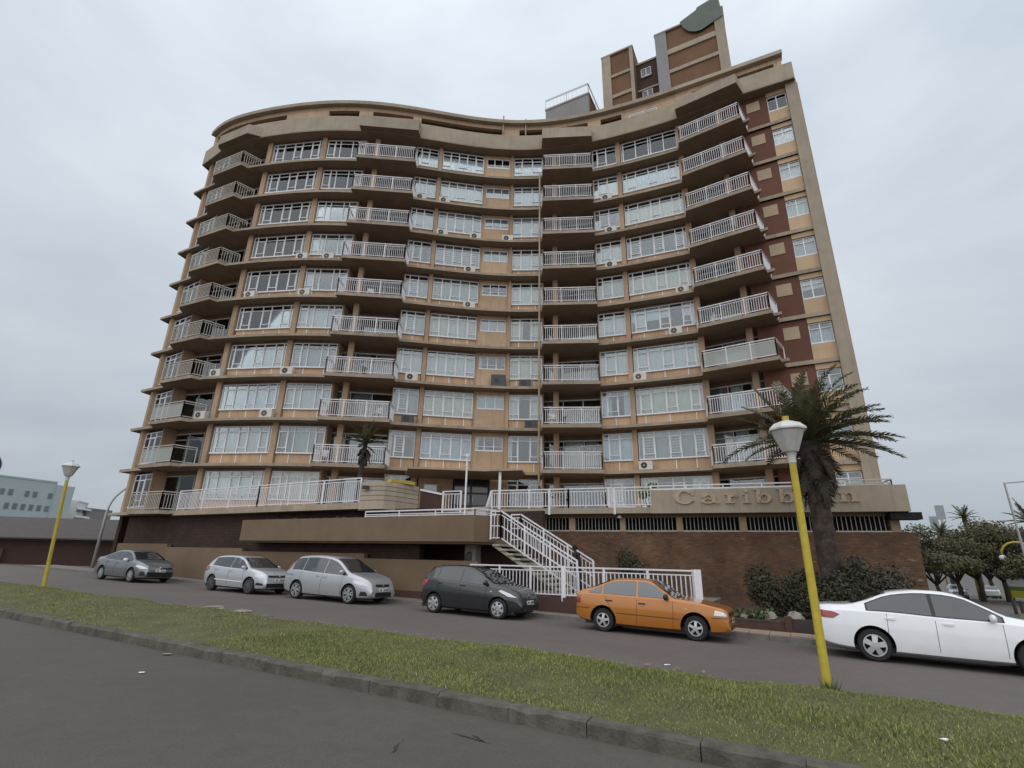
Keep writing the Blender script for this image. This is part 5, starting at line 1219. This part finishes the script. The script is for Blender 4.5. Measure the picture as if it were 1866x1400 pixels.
# ================================================================== VEGETATION
l_palm = leafmat('palm_green', (.034, .038, .017), (.15, .145, .065), .55)
l_palmd = leafmat('palm_dead', (.020, .015, .011), (.07, .05, .032), .8)
l_bush = leafmat('bush_green', (.016, .018, .010), (.075, .072, .036), .8)
l_tree = leafmat('tree_green', (.042, .042, .020), (.15, .14, .065), .85)
l_tree2 = leafmat('tree_brown', (.040, .033, .024), (.115, .098, .068), .8)
l_lime = leafmat('lime_green', (.09, .13, .03), (.24, .30, .09), .5)
l_agave = leafmat('agave_green', (.05, .09, .035), (.11, .17, .07), .5)
m_trunk = mat('palm_trunk', (.075, .055, .045), .95, .5, 6, .9, 12, col2=(.03, .022, .018))
m_bark = mat('bark', (.07, .055, .045), .95, .3, 5, .5, 15)
def frond(base, dirv, L, droop, width, m, parent, n=22, name='frond', wind=(0, 0, 0), lean_leaf=.5):
    mb = MB(); d = Vector(dirv).normalized(); p = Vector(base); pts = [p.copy()]; step = L / n
    for i in range(n):
        d = (d + Vector((0, 0, -droop * step * (0.3 + i / n))) + Vector(wind) * step * (i / n)).normalized(); p = p + d * step; pts.append(p.copy())
    mb.tube(pts, [.03 * (1 - .85 * i / n) for i in range(n + 1)], 4, cap=False)
    for i in range(2, n + 1):
        f = i / n; t = (pts[i] - pts[i - 1]).normalized(); sd_ = t.cross(Vector((0, 0, 1)))
        if sd_.length < .05: sd_ = Vector((1, 0, 0))
        sd_.normalize(); upn = sd_.cross(t)
        ll = width * (math.sin(math.pi * min(1, .15 + .8 * f)) ** .7) * random.uniform(.85, 1.15) + .06
        for sg_ in (-1, 1):
            for q in range(2):
                o = pts[i - 1].lerp(pts[i], (q + random.random() * .4) / 2); dr = (sd_ * sg_ * (.75) + t * random.uniform(.55, .85) + upn * random.uniform(.1, .45) + Vector(wind) * .3).normalized()
                e_ = o + dr * ll + Vector((0, 0, -ll * lean_leaf * random.uniform(.2, .6))); md = o + dr * ll * .5 + upn * .01; w = t * (.016 + .008 * L / 3)
                mb.face([o - w, md - w * 1.1, e_, md + w * 1.1, o + w])
    return mb.build(name, m, parent)
def palm(base, H_, r0, r1, nf, L, label, seed, wind=(0, 0, 0), dead=14, lean=(0, 0), skirt=1.0):
    random.seed(seed); root = tag(empty('palm_tree', base), label, 'palm tree'); x, y, z = base
    mb = MB(); n = 26; P_ = []; rd = []
    for i in range(n + 1):
        f = i / n; P_.append((x + lean[0] * f * f, y + lean[1] * f * f, z - .2 + (H_ + .2) * f)); rd.append((r0 + (r1 - r0) * f) * (1.06 if i % 2 else .97) * (1 + .35 * math.exp(-f * 9)) * (1.15 if f > .9 else 1))
    mb.tube(P_, rd, 14); mb.build('trunk', m_trunk, root, False)
    top = Vector(P_[-1])
    for i in range(nf):
        a = i * 2.39996 + random.uniform(-.2, .2); el = R(80) - R(86) * (i / nf) ** .8
        d = (math.cos(a) * math.cos(el), math.sin(a) * math.cos(el), math.sin(el)); d = (d[0] + wind[0] * .35, d[1] + wind[1] * .35, d[2])
        frond(top + Vector((0, 0, -.02 * i / nf)), d, L * random.uniform(.8, 1.08), .30 * random.uniform(.8, 1.25), L * .16, l_palm, root, wind=wind)
    for i in range(dead):
        a = i * 2.39996; el = R(-25) - R(45) * i / max(1, dead)
        frond(top + Vector((0, 0, -.15 - .5 * skirt * i / max(1, dead))), (math.cos(a) * math.cos(el), math.sin(a) * math.cos(el), math.sin(el)), L * .55 * random.uniform(.7, 1), 1.3, L * .12, l_palmd, root, n=14, name='dead_frond', wind=(0, 0, 0))
    return root
pb = ST(.8, 19.9); palm((pb[0], pb[1], -.1), 5.7, .32, .30, 54, 2.8, 'large date palm with wind-blown crown in front of the brick wall', 3, (.5, .0, .03), 26, skirt=1.8)
q = ST(-18.0, 18.1); palm((q[0], q[1], 3.6), 3.2, .13, .09, 16, 1.15, 'small drooping palm growing behind the slatted terrace wall', 5, (.1, 0, 0), 12, (.12, 0))
def leaf_mesh(blobs, n, size, name, m, parent=None, flat=.6, tris=False):
    """leaf-sized faces spread through the volume of several ellipsoid clumps"""
    C_ = np.array([b[0] for b in blobs], float); Rr = np.array([b[1] for b in blobs], float)
    vol = Rr.prod(1) ** (2 / 3); idx = rng.choice(len(blobs), n, p=vol / vol.sum())
    d = rng.normal(size=(n, 3)); d /= np.linalg.norm(d, axis=1)[:, None]; rad = rng.random(n) ** .33 * rng.uniform(.75, 1.12, n)
    c = C_[idx] + d * Rr[idx] * rad[:, None]
    a = rng.normal(size=(n, 3)); a /= np.linalg.norm(a, axis=1)[:, None]; nn = d + rng.normal(size=(n, 3)) * .7; nn[:, 2] += .4
    b = np.cross(nn, a); b /= np.linalg.norm(b, axis=1)[:, None] + 1e-9; a = np.cross(b, nn); a /= np.linalg.norm(a, axis=1)[:, None] + 1e-9
    sz = size * rng.uniform(.6, 1.3, n)[:, None]
    V_ = np.stack([c - a * sz, c + b * sz * .45, c + a * sz, c - b * sz * .45], 1)
    off = np.array(WL.get(parent.name, (0, 0, 0))) if parent is not None else np.zeros(3)
    me = bpy.data.meshes.new(name); me.vertices.add(4 * n); me.vertices.foreach_set('co', (V_ - off).reshape(-1)); me.loops.add(4 * n); me.loops.foreach_set('vertex_index', np.arange(4 * n)); me.polygons.add(n)
    me.polygons.foreach_set('loop_start', np.arange(0, 4 * n, 4)); me.update(); me.validate(); me.materials.append(m)
    o = bpy.data.objects.new(name, me); COL.objects.link(o)
    if parent is not None: o.parent = parent
    return o
def tree(base, H_, spread, label, m, seed, n=5000, size=.22, trunk_h=.35, name='tree', group=None, cat='tree'):
    random.seed(seed); x, y, z = base; root = tag(empty(name, base), label, cat, group)
    mb = MB(); th = H_ * trunk_h; mb.tube([(x, y, z - .2), (x + .1, y, z + th * .6), (x, y + .1, z + th)], [H_ * .035, H_ * .028, H_ * .02], 8); blobs = []
    for i in range(9):
        a = i * 2.4 + random.random(); rr = spread * random.uniform(.35, .85) if i else 0; zz = z + H_ * random.uniform(.5, .88); c = (x + rr * math.cos(a), y + rr * math.sin(a), zz)
        blobs.append((c, (spread * random.uniform(.3, .5), spread * random.uniform(.3, .5), H_ * random.uniform(.10, .18))))
        mb.tube([(x, y, z + th * .85), ((x + c[0]) / 2, (y + c[1]) / 2, (z + th + c[2]) / 2 + .1), c], [H_ * .014, H_ * .01, H_ * .004], 5)
    mb.build('trunk', m_bark, root, True); leaf_mesh(blobs, n, size, 'crown', m, root); return root
def bush(base, blobs, n, size, label, m, cat='bush', name='bush', group=None):
    root = tag(empty(name, base), label, cat, group); x, y, z = base; mb = MB()
    for i, (c, r_) in enumerate(blobs): mb.tube([(x, y, z - .1), (x + c[0] * .6, y + c[1] * .6, z + c[2] * .5), (x + c[0], y + c[1], z + c[2])], [.03, .02, .008], 5)
    mb.build('stem', m_bark, root); leaf_mesh([((x + c[0], y + c[1], z + c[2]), r_) for c, r_ in blobs], n, size, 'foliage', m, root); return root
random.seed(21)
q = RT(6.4, -.9); bush((q[0], q[1], .1), [((0, 0, .9), (.75, .6, .8)), ((.5, -.1, .5), (.9, .6, .5)), ((-.3, 0, 1.5), (.4, .4, .6)), ((1.0, 0, .4), (.6, .5, .45))], 5200, .06, 'dark leafy shrub against the brick wall behind the white fence', l_bush)
q = ST(-.7, 19.3); bush((q[0], q[1], .1), [((0, 0, .6), (.9, .7, .6)), ((.7, -.3, .8), (.6, .6, .7)), ((-.5, .2, .9), (.5, .5, .7))], 5200, .06, 'dark bush left of the large palm trunk', l_bush)
q = ST(.9, 18.8); bush((q[0], q[1], .1), [((0, 0, .7), (.8, .7, .7)), ((.6, .1, 1.0), (.6, .6, .7)), ((-.6, .1, .5), (.7, .6, .5))], 5200, .06, 'dark bush at the foot of the large palm', l_bush)
q = ST(1.9, 19.7); bush((q[0], q[1], .1), [((0, 0, .8), (.9, .8, .8)), ((.7, .3, .9), (.6, .6, .8)), ((-.5, .1, 1.2), (.5, .5, .7))], 5200, .06, 'dark bush right of the large palm behind the white sedan', l_tree2)
for i, (s, t, r_) in enumerate(((-2.3, 17.9, .28), (-1.75, 18.0, .3), (-1.2, 17.9, .25))):
    q = ST(s, t); bush((q[0], q[1], .08), [((0, 0, .12), (r_, r_, .16)), ((.2, 0, .15), (r_ * .7, r_ * .7, .16))], 260, .07, ['low green plant beside the end post of the white fence', 'low green plant between two others in the garden bed', 'low green plant nearest the pale garden rocks'][i], [l_bush, l_tree, l_agave][i], 'plant', 'plant', 'low plants in the garden bed')
# aloe / strelitzia with broad blades
def blade_plant(base, n, L, label, m, w=.05, spread=.7):
    root = tag(empty('aloe_plant', base), label, 'plant')
    for i in range(n):
        a = i * 2.4 + random.random() * .4; el = R(random.uniform(45, 85)); mb = MB(); P_ = []
        for j in range(6):
            f = j / 5; rr = L * f * math.cos(el) * spread * (1 + .3 * f); zz = L * f * math.sin(el) * (1 - .18 * f * f); P_.append((Vector((base[0] + rr * math.cos(a), base[1] + rr * math.sin(a), base[2] + zz)), w * math.sin(math.pi * (.25 + .75 * f)) + .004))
        s_ = Vector((-math.sin(a), math.cos(a), 0))
        for (p0, w0), (p1, w1) in zip(P_[:-1], P_[1:]): mb.face([p0 - s_ * w0, p1 - s_ * w1, p1 + s_ * w1, p0 + s_ * w0])
        mb.build('leaf', m, root)
q = ST(2.65, 19.9); blade_plant((q[0], q[1], .1), 14, 1.25, 'bright green broad-leaved plant at the right end of the brick wall', l_agave, .1)
q = ST(-7.6, 19.6); blade_plant((q[0], q[1], .35), 12, .7, 'spiky plant behind the white fence at the foot of the stairs', l_lime, .04)
q = ST(1.75, 18.2); blade_plant((q[0], q[1], .15), 12, .75, 'grey spiky plant behind the boot of the white sedan', m_rock, .05)
q = RT(7.0, .9); 
pr = bush((q[0], q[1], 3.87), [((0, 0, .75), (.45, .3, .25)), ((.25, 0, .95), (.3, .25, .2)), ((-.2, .05, .6), (.3, .25, .2))], 260, .11, 'yellow-green potted shrub on the terrace left of the lettering', l_lime, 'plant', 'terrace_plant')
q = RT(5.2, .6); blade_plant((q[0], q[1], 3.87), 10, 1.05, 'broad-leaved potted plant on the terrace behind the railing', l_agave, .09, .4)
# planter greenery and weeds
mb = MB(); random.seed(4)
def tuft(s, t, z, n, L, m, name, label, cat, group=None):
    x, y = ST(s, t); root = MB()
    for i in range(n):
        a = random.uniform(0, 6.28); r_ = random.uniform(0, .12); l_ = L * random.uniform(.5, 1.1); bx, by = x + r_ * math.cos(a), y + r_ * math.sin(a); tx, ty = bx + l_ * .5 * math.cos(a), by + l_ * .5 * math.sin(a)
        w = .012; root.face([(bx - w * math.sin(a), by + w * math.cos(a), z), (bx + w * math.sin(a), by - w * math.cos(a), z), (tx, ty, z + l_)])
    return tag(root.build(name, m), label, cat, group)
x_, y_ = ST(0.18, 9.85); tuft(.12, 9.78, G(x_, y_) + .05, 60, .22, l_agave, 'weed_tuft', 'tuft of taller weeds round the foot of the near yellow lamp', 'weeds')
pl_ = []
for i in range(30): s = -24 + i * .24; x, y = ST(s, 17.5 + random.uniform(-.15, .2)); pl_.append(((x, y, 3.12), (.14, .14, .10 + .06 * random.random())))
o = leaf_mesh(pl_, 2200, .06, 'planter_greenery', l_tree); tag(stuff(o), 'straggly low plants along the top of the beige planter', 'plants')
# rocks in the garden
for i, (s, t, r_, m, lb) in enumerate(((-1.0, 17.9, .17, m_rock, 'pale garden rock nearest the copper hatchback'), (-.35, 17.85, .22, m_rock, 'larger pale garden rock beside the dark garden wall end'), (.35, 17.9, .2, m_brownrock, 'brown garden rock left of the near lamp pole'), (2.3, 18.0, .25, m_brownrock, 'brown garden rock behind the boot of the white sedan'), (-1.7, 17.75, .1, m_rock, 'small pale garden rock among the low plants'), (-2.45, 17.7, .13, mat('orange_rock', (.28, .15, .08), .9, .3, 5), 'orange-brown garden rock at the fence end post'))):
    mb = MB(); x, y = ST(s, t); mb.lathe([(.01, -.05), (r_, -.02), (r_ * 1.05, r_ * .4), (r_ * .7, r_ * .85), (.01, r_ * 1.0)], 9, (x, y, .12))
    mb.v = [(x + (v[0] - x) * random.uniform(.75, 1.25), y + (v[1] - y) * random.uniform(.75, 1.25), v[2] + random.uniform(-.04, .04)) for v in mb.v]
    tag(mb.build('garden_rock', m), lb, 'rock', 'garden rocks')
# yellow board on the slatted wall
mb = MB(); p = ST(-15.85, 17.75); p2 = ST(-15.6, 19.1); mb.wbox(p, p2, 4.76, 4.9, -.22, .06); tag(mb.build('yellow_board', mat('yellow_board', (.55, .40, .06), .6, .15, 4)), 'yellow box lying on top of the slatted terrace wall', 'box')
fl = tag(empty('floodlight', ST(-16.6, 17.2) + (4.45,)), 'small dark floodlight on the slatted terrace wall', 'light')
mb = MB(); x, y = ST(-16.6, 17.15); mb.box(x - .14, x + .14, y - .05, y + .05, 4.4, 4.56); mb.build('lamp_housing', m_black, fl)
mb = MB(); mb.bar((x, y + .05, 4.48), (x + .05, y + .16, 4.5), .04); mb.build('bracket', m_black, fl)

# ================================================================== PERSON on the stairs
def person(base, yaw):
    m_skin = mat('skin_dark', (.045, .026, .018), .6, .1, 8); m_cloth = mat('black_clothing', (.010, .011, .014), .85, .2, 10)
    V_ = {'pelvis': (0, 0, .92), 'waist': (.02, 0, 1.08), 'chest': (.07, 0, 1.30), 'neck': (.10, 0, 1.46), 'head': (.13, 0, 1.55), 'crown': (.14, 0, 1.66),
          'ls': (.07, .19, 1.38), 'le': (.02, .27, 1.12), 'lw': (.20, .25, .94), 'lh': (.26, .24, .88), 'rs': (.07, -.19, 1.38), 're': (.10, -.28, 1.12), 'rw': (.28, -.26, 1.02), 'rh': (.35, -.25, .99),
          'lhip': (0, .10, .88), 'lk': (.16, .11, .52), 'la': (.05, .11, .13), 'lt': (.20, .12, .06), 'rhip': (0, -.10, .88), 'rk': (.02, -.11, .46), 'ra': (-.12, -.11, .08), 'rt': (.04, -.12, .03)}
    Rd = {'pelvis': .15, 'waist': .135, 'chest': .16, 'neck': .055, 'head': .095, 'crown': .075, 'ls': .075, 'le': .05, 'lw': .036, 'lh': .034, 'rs': .075, 're': .05, 'rw': .036, 'rh': .034, 'lhip': .1, 'lk': .065, 'la': .045, 'lt': .04, 'rhip': .1, 'rk': .065, 'ra': .045, 'rt': .04}
    Ed = [('pelvis', 'waist'), ('waist', 'chest'), ('chest', 'neck'), ('neck', 'head'), ('head', 'crown'), ('chest', 'ls'), ('ls', 'le'), ('le', 'lw'), ('lw', 'lh'), ('chest', 'rs'), ('rs', 're'), ('re', 'rw'), ('rw', 'rh'), ('pelvis', 'lhip'), ('lhip', 'lk'), ('lk', 'la'), ('la', 'lt'), ('pelvis', 'rhip'), ('rhip', 'rk'), ('rk', 'ra'), ('ra', 'rt')]
    ks = list(V_); vs_ = [V_[k] for k in ks]; rd = [Rd[k] for k in ks]; es = [(ks.index(a), ks.index(b)) for a, b in Ed]
    for hand, sg_ in (('lh', 1), ('rh', -1)):      # five fingers rooted in the palm
        hx, hy, hz = V_[hand]
        for j in range(5):
            off = (j - 2) * .018; i0 = len(vs_); ln = (.05, .075, .08, .075, .06)[j]
            if j == 0: P_ = [(hx + .02, hy - sg_ * .035, hz + .0), (hx + .05, hy - sg_ * .045, hz - .01)]
            else: P_ = [(hx + .045, hy + off * sg_, hz - .015), (hx + .045 + ln * .5, hy + off * sg_, hz - .045)]
            vs_ += P_; rd += [.009, .007]; es += [(ks.index(hand), i0), (i0, i0 + 1)]
    me = bpy.data.meshes.new('person'); me.from_pydata(vs_, es, []); o = bpy.data.objects.new('person', me); COL.objects.link(o)
    o.modifiers.new('skin', 'SKIN'); o.modifiers.new('sub', 'SUBSURF').levels = 2
    for i, sv_ in enumerate(me.skin_vertices[0].data): sv_.radius = (rd[i], rd[i]); sv_.use_root = (i == 0)
    dg = bpy.context.evaluated_depsgraph_get(); dg.update(); nm = bpy.data.meshes.new_from_object(o.evaluated_get(dg)); o.modifiers.clear(); o.data = nm; nm.materials.clear()
    nm.materials.append(m_cloth); nm.materials.append(m_skin)
    for p in nm.polygons:
        c = p.center; p.use_smooth = True
        if c.z > 1.44 or (c.x > .19 and .84 < c.z < 1.06 and abs(c.y) > .2): p.material_index = 1
    o.location = base; o.rotation_euler = (0, 0, yaw); tag(o, 'person in black clothing walking on the entrance stairs', 'person')
    h = MB(); h.lathe([(.0, .125), (.06, .115), (.098, .06), (.104, 0), (.095, -.03)], 14, (.125, 0, 1.60)); h.v = [(v[0] - (.0 if v[2] > 1.6 else .02), v[1], v[2]) for v in h.v]; h.build('hair', mat('black_hair', (.008, .007, .007), .9, .1, 30), o, True, local=True)
    f = MB(); f.lathe([(.0, .02), (.012, .012), (.016, -.005), (0, -.012)], 8, (.225, 0, 1.575)); 
    for sg_ in (-1, 1):
        f.lathe([(.0, .02), (.016, .01), (.018, -.015), (0, -.03)], 8, (.13, sg_ * .098, 1.58))
    f.build('nose_and_ears', m_skin, o, True, local=True)
    e_ = MB()
    for sg_ in (-1, 1): e_.lathe([(.0, .008), (.008, .003), (.008, -.003), (0, -.008)], 8, (.212, sg_ * .035, 1.60))
    e_.build('eyes', m_rail, o, True, local=True)
q = ST(-7.25, 18.75); person((q[0], q[1], .44), R(152))

# ================================================================== BACKGROUND, left
lb = tag(empty('low_building', (-36, 42, .3)), 'long low building with brown pitched roof and dark red walls on the left', 'building')
a, b = np.array((-62., 36.5)), np.array((-25.5, 44.)); 
m_redw = mat('dark_red_wall', (0.062, 0.029, 0.023), .85, .2, 1, streak=.1); m_roofb = mat('brown_roof', (.085, .072, .066), .85, .15, 2)
mb = MB(); mb.wbox(a, b, -.2, 2.5, 0, 10); mb.build('wall', m_redw, lb)
dvec = (b - a) / np.hypot(*(b - a)); nv2 = np.array([-dvec[1], dvec[0]])
mb = MB(); e0 = a - nv2 * .7; e1 = b - nv2 * .7; r0 = a + nv2 * 5; r1 = b + nv2 * 5; g0 = a + nv2 * 10.7; g1 = b + nv2 * 10.7
P3 = lambda p, z: (p[0], p[1], z)
mb.face([P3(e0, 2.4), P3(e1, 2.4), P3(r1, 4.15), P3(r0, 4.15)]); mb.face([P3(r0, 4.15), P3(r1, 4.15), P3(g1, 2.4), P3(g0, 2.4)]); mb.face([P3(e0, 2.3), P3(e1, 2.3), P3(e1, 2.4), P3(e0, 2.4)]); mb.face([P3(e1, 2.4), P3(g1, 2.4), P3(r1, 4.15)]); mb.face([P3(e0, 2.4), P3(r0, 4.15), P3(g0, 2.4)])
mb.face([P3(e0, 2.3), P3(e0 + nv2 * .8, 2.3), P3(e1 + nv2 * .8, 2.3), P3(e1, 2.3)])
mb.build('roof', m_roofb, lb)
mb = MB(); c = a + (b - a) * .60; mb.wbox(c, c + dvec * 1.5, .2, 1.6, -.5, -.02); mb.build('pale_bay', mat('pale_pink', (.38, .30, .27), .85, .1, 2), lb)
mb = MB(); mb.wbox(a, b, 2.15, 2.3, -.05, -.002); mb.build('fascia_board', m_roofb, lb)
mb = MB(); mb.wbox(a - nv2 * 1.5, b - nv2 * 1.5 + dvec * 6, .0, .38, 0, 1.45); struct(mb.build('side_pavement', m_pave))
def AZP(az, D): return np.array([D * math.sin(R(az)), D * math.cos(R(az))])
def block(name, label, az0, az1, D, z0, z1, depth, m, rows, cols, group=None, wr=(.45, .5), wm=None, skip=0.0):
    a, b = AZP(az0, D), AZP(az1, D * 1.04); r = tag(empty(name, ((a[0] + b[0]) / 2, (a[1] + b[1]) / 2, z0)), label, 'building', group)
    mb = MB(); mb.wbox(a, b, z0, z1, 0, depth); mb.build('wall', m, r); L = np.hypot(*(b - a)); fh = (z1 - z0) / (rows + .6)
    mb = MB(); mb.wbox(a, b, z1, z1 + fh * .12, -.1, depth); mb.build('roof', m, r)
    for i in range(rows):
        for j in range(cols):
            if random.random() < skip: continue
            f0 = (j + .5 - wr[0] / 2) / cols; f1 = (j + .5 + wr[0] / 2) / cols; zz = z0 + fh * (i + .35)
            w = MB(); w.wbox(sub(a, b, f0), sub(a, b, f1), zz, zz + fh * wr[1], -.12, -.02); w.build('window', wm or m_blindg, r)
    return r, a, b
random.seed(9)
m_pale = mat('pale_bluegrey', (.40, .47, .48), .85, .06, .2); m_wdim = mat('far_window', (.16, .2, .21), .3, .2, .4)
r_, a_, b_ = block('office_block', 'pale blue-grey office block far away on the left', -45.5, -41.1, 150, 0, 15.6, 20, m_pale, 5, 9, None, (.5, .42), m_wdim, .12)
mb = MB(); mb.wbox(b_, b_ + (b_ - a_) / np.hypot(*(b_ - a_)) * 3.6, 0, 15.2, -.3, 20); mb.build('blank_end_wall', m_pale, r_)
r_, a_, b_ = block('balcony_block', 'white apartment block with stacked balconies beyond the office block', -39.45, -38.75, 170, 0, 12.8, 14, mat('white_far', (.6, .6, .58), .85, .05, 1), 6, 2, None, (.6, .5), m_wdim)
for i in range(6):
    mb = MB(); z = 1.2 + i * 1.95; mb.wbox(a_, b_, z, z + .5, -1.2, -.15); mb.build('balcony', m_white, r_)
block('grey_block', 'plain grey building between the white block and the curved facade', -38.7, -37.0, 175, 0, 11.4, 14, mat('grey_far', (.22, .215, .215), .85, .06, 1), 3, 3, None, (.3, .3), m_wdim)
# hedge line in front of the office block
o = leaf_mesh([(tuple(AZP(-46 + i * .45, 95)) + (3.9 + .4 * math.sin(i * 2.1),), (1.2, 1.2, .8)) for i in range(16)], 2600, .4, 'far_hedge', l_tree); tag(stuff(o), 'dark band of distant trees below the office block', 'trees')

# ================================================================== BACKGROUND, right
def gz(p): return G(p[0], p[1])
random.seed(31)
TL = [(38.2, 62, 5.6, 3.4, l_tree, 'olive green tree nearest the brick wall corner'), (39.6, 70, 6.9, 4.2, l_tree, 'olive tree left of the largest tree in the right background'), (40.9, 72, 8.1, 5.0, l_tree, 'tallest rounded tree in the right background'), (42.4, 76, 7.8, 5.0, l_tree2, 'brownish rounded tree right of the tallest background tree'), (43.7, 80, 7.0, 4.8, l_tree2, 'brownish tree behind the tall thin street light'), (44.9, 66, 5.6, 3.6, l_tree, 'lower green tree at the right edge above the bus'), (41.6, 95, 8.6, 5.5, l_tree, 'far tree filling the gap behind the arched lamps'), (46.2, 78, 6.8, 4.2, l_tree, 'green tree at the far right edge')]
for az, D, h, sp_, m, lb_ in TL:
    p = AZP(az, D); tree((p[0], p[1], gz(p) - .1), h, sp_, lb_, m, int(az * 10), 10000, .15, .3, 'tree', 'trees along the right-hand avenue')
for az, D, h, lb_ in ((39.3, 90, 7.6, 'distant palm rising left of the tallest background tree'), (41.0, 92, 9.8, 'distant palm top rising above the tallest background tree'), (44.8, 58, 6.4, 'palm at the right edge beside the thin street light')):
    p = AZP(az, D); random.seed(int(D)); palm((p[0], p[1], gz(p)), h, .28, .22, 18, 1.9, lb_, int(D), (.15, 0, 0), 4)
m_ylamp = mat('yellow_arch', (.50, .37, .06), .5, .1, 4); m_globe = mat('globe_white', (.7, .7, .68), .4, .05, 5)
def arch_lamp(p, h, w, label):
    z = gz(p); r = tag(empty('arched_lamp', (p[0], p[1], z)), label, 'street lamp', 'arched yellow lamps on the avenue'); mb = MB(); d = np.array([-.76, .65]) * w
    P_ = [(p[0], p[1], z - .1), (p[0], p[1], z + h * .8)] + [(p[0] + d[0] / 2 * (1 - math.cos(a)), p[1] + d[1] / 2 * (1 - math.cos(a)), z + h * .8 + h * .2 * math.sin(a)) for a in np.linspace(.3, math.pi, 9)]
    mb.tube(P_, .09, 8); mb.build('post', m_ylamp, r, True); e_ = P_[-1]; mb = MB(); mb.lathe([(0, .28), (.2, .2), (.28, 0), (.2, -.2), (0, -.28)], 12, (e_[0], e_[1], e_[2] - .3)); mb.build('globe', m_globe, r, True)
for az, D, h, w, lb_ in ((40.7, 80, 3.7, 1.9, 'arched yellow lamp nearest the white sedan roof'), (42.7, 79, 5.2, 2.5, 'tall arched yellow lamp left of the green bus'), (44.6, 66, 5.3, 2.2, 'arched yellow lamp at the right edge of the picture'), (38.9, 84, 3.6, 1.6, 'small arched yellow lamp beside the brick wall corner'), (39.4, 92, 3.6, 1.6, 'small arched yellow lamp behind the nearest avenue lamp')):
    arch_lamp(AZP(az, D), h, w, lb_)
# thin tall street light
p = AZP(44.0, 55); z = gz(p); r = tag(empty('tall_street_light', (p[0], p[1], z)), 'tall thin grey street light near the right edge', 'street light')
mb = MB(); mb.tube([(p[0], p[1], z), (p[0], p[1], 7.9)], [.1, .06], 8); mb.build('pole', m_galv, r); mb = MB(); mb.bar((p[0], p[1], 7.85), (p[0] + 1.8, p[1] - 1.5, 7.95), .08); mb.bar((p[0] + 1.5, p[1] - 1.25, 7.93), (p[0] + 2.2, p[1] - 1.85, 7.97), .28, .1); mb.build('arm', m_galv, r)
# stadium floodlight masts
for az, D, zt_, lb_ in ((39.55, 300, 23.5, 'taller distant floodlight mast above the trees'), (39.0, 310, 19.5, 'shorter distant floodlight mast left of the taller one')):
    p = AZP(az, D); r = tag(empty('floodlight_mast', (p[0], p[1], -2)), lb_, 'floodlight', 'stadium floodlights'); mb = MB(); mb.tube([(p[0], p[1], -2), (p[0], p[1], zt_)], .4, 6); mb.build('mast', m_galv, r)
    mb = MB(); t2 = np.array([.77, -.63]); mb.wbox(p - t2 * 1.6, p + t2 * 1.6, zt_ - 2, zt_ + 4, -.4, .4); mb.build('lamp_panel', mat('far_panel', (.3, .33, .35), .7, .1, .5), r)
# bus seen from behind
p = AZP(43.05, 78); z = gz(p); fwd = np.array([.70, .714]); bus = tag(empty('minibus', (p[0], p[1], z)), 'green and yellow minibus seen from behind on the avenue', 'bus')
rt2 = np.array([fwd[1], -fwd[0]]); m_busg = mat('bus_green', (.12, .24, .05), .35, .05, 2); m_busy = mat('bus_yellow', (.50, .45, .03), .35, .05, 2)
def bb(r0, r1, f0, f1, z0, z1, m, name): mb_ = MB(); c = [p + rt2 * r0 + fwd * f0, p + rt2 * r1 + fwd * f0, p + rt2 * r1 + fwd * f1, p + rt2 * r0 + fwd * f1]; mb_._hex([(q[0], q[1], z + z0) for q in c] + [(q[0], q[1], z + z1) for q in c]); return mb_.build(name, m, bus)
bb(-1.1, 1.1, 0, 6, 1.1, 2.75, m_busg, 'body'); bb(-1.12, 1.12, -.03, 6, .4, 1.1, m_busy, 'lower_body'); bb(-.85, .85, -.05, -.01, 1.5, 2.45, m_globe, 'rear_window'); bb(-.6, .6, .5, 3, 2.76, 3.0, m_white, 'roof_unit')
for r0 in (-1.0, .8): bb(r0, r0 + .2, -.06, -.035, .85, 1.15, m_tail, 'tail_light')
for r0 in (-1.05, .75):
    for f0 in (1.0, 4.4): bb(r0, r0 + .3, f0, f0 + .8, 0, .45, m_tyre, 'wheel')
# cars further along the avenue
def far_car(az, D, yaw, label):
    p = AZP(az, D); c = copy_tree(polo); c.location = (p[0], p[1], gz(p)); c.rotation_euler = (0, 0, yaw); c['label'] = label; c['group'] = 'cars on the avenue'
far_car(41.4, 92, R(55), 'silver car far down the avenue between the arched lamps')
far_car(39.4, 80, R(-125), 'silver car on the avenue beside the brick wall corner')
# grass island and bollards by the avenue
p = AZP(44.3, 40); mb = MB(); mb.prism([tuple(AZP(42.6, 36)), tuple(AZP(50, 30)), tuple(AZP(52, 48)), tuple(AZP(43.0, 47))], -1.6, gz(p) + .16); struct(mb.build('corner_verge', m_turf))
for i, (az, D) in enumerate(((42.6, 46), (43.0, 42), (43.6, 45), (44.1, 44), (44.5, 43))):
    p = AZP(az, D); mb = MB(); mb.tube([(p[0], p[1], gz(p) - .1), (p[0], p[1], gz(p) + .8), (p[0], p[1], gz(p) + .86)], [.09, .08, .03], 8)
    tag(mb.build('bollard', m_bark), ['leftmost', 'second', 'third', 'fourth', 'rightmost'][i] + ' short dark wooden bollard on the grass corner by the avenue', 'bollard', 'wooden bollards on the corner verge')
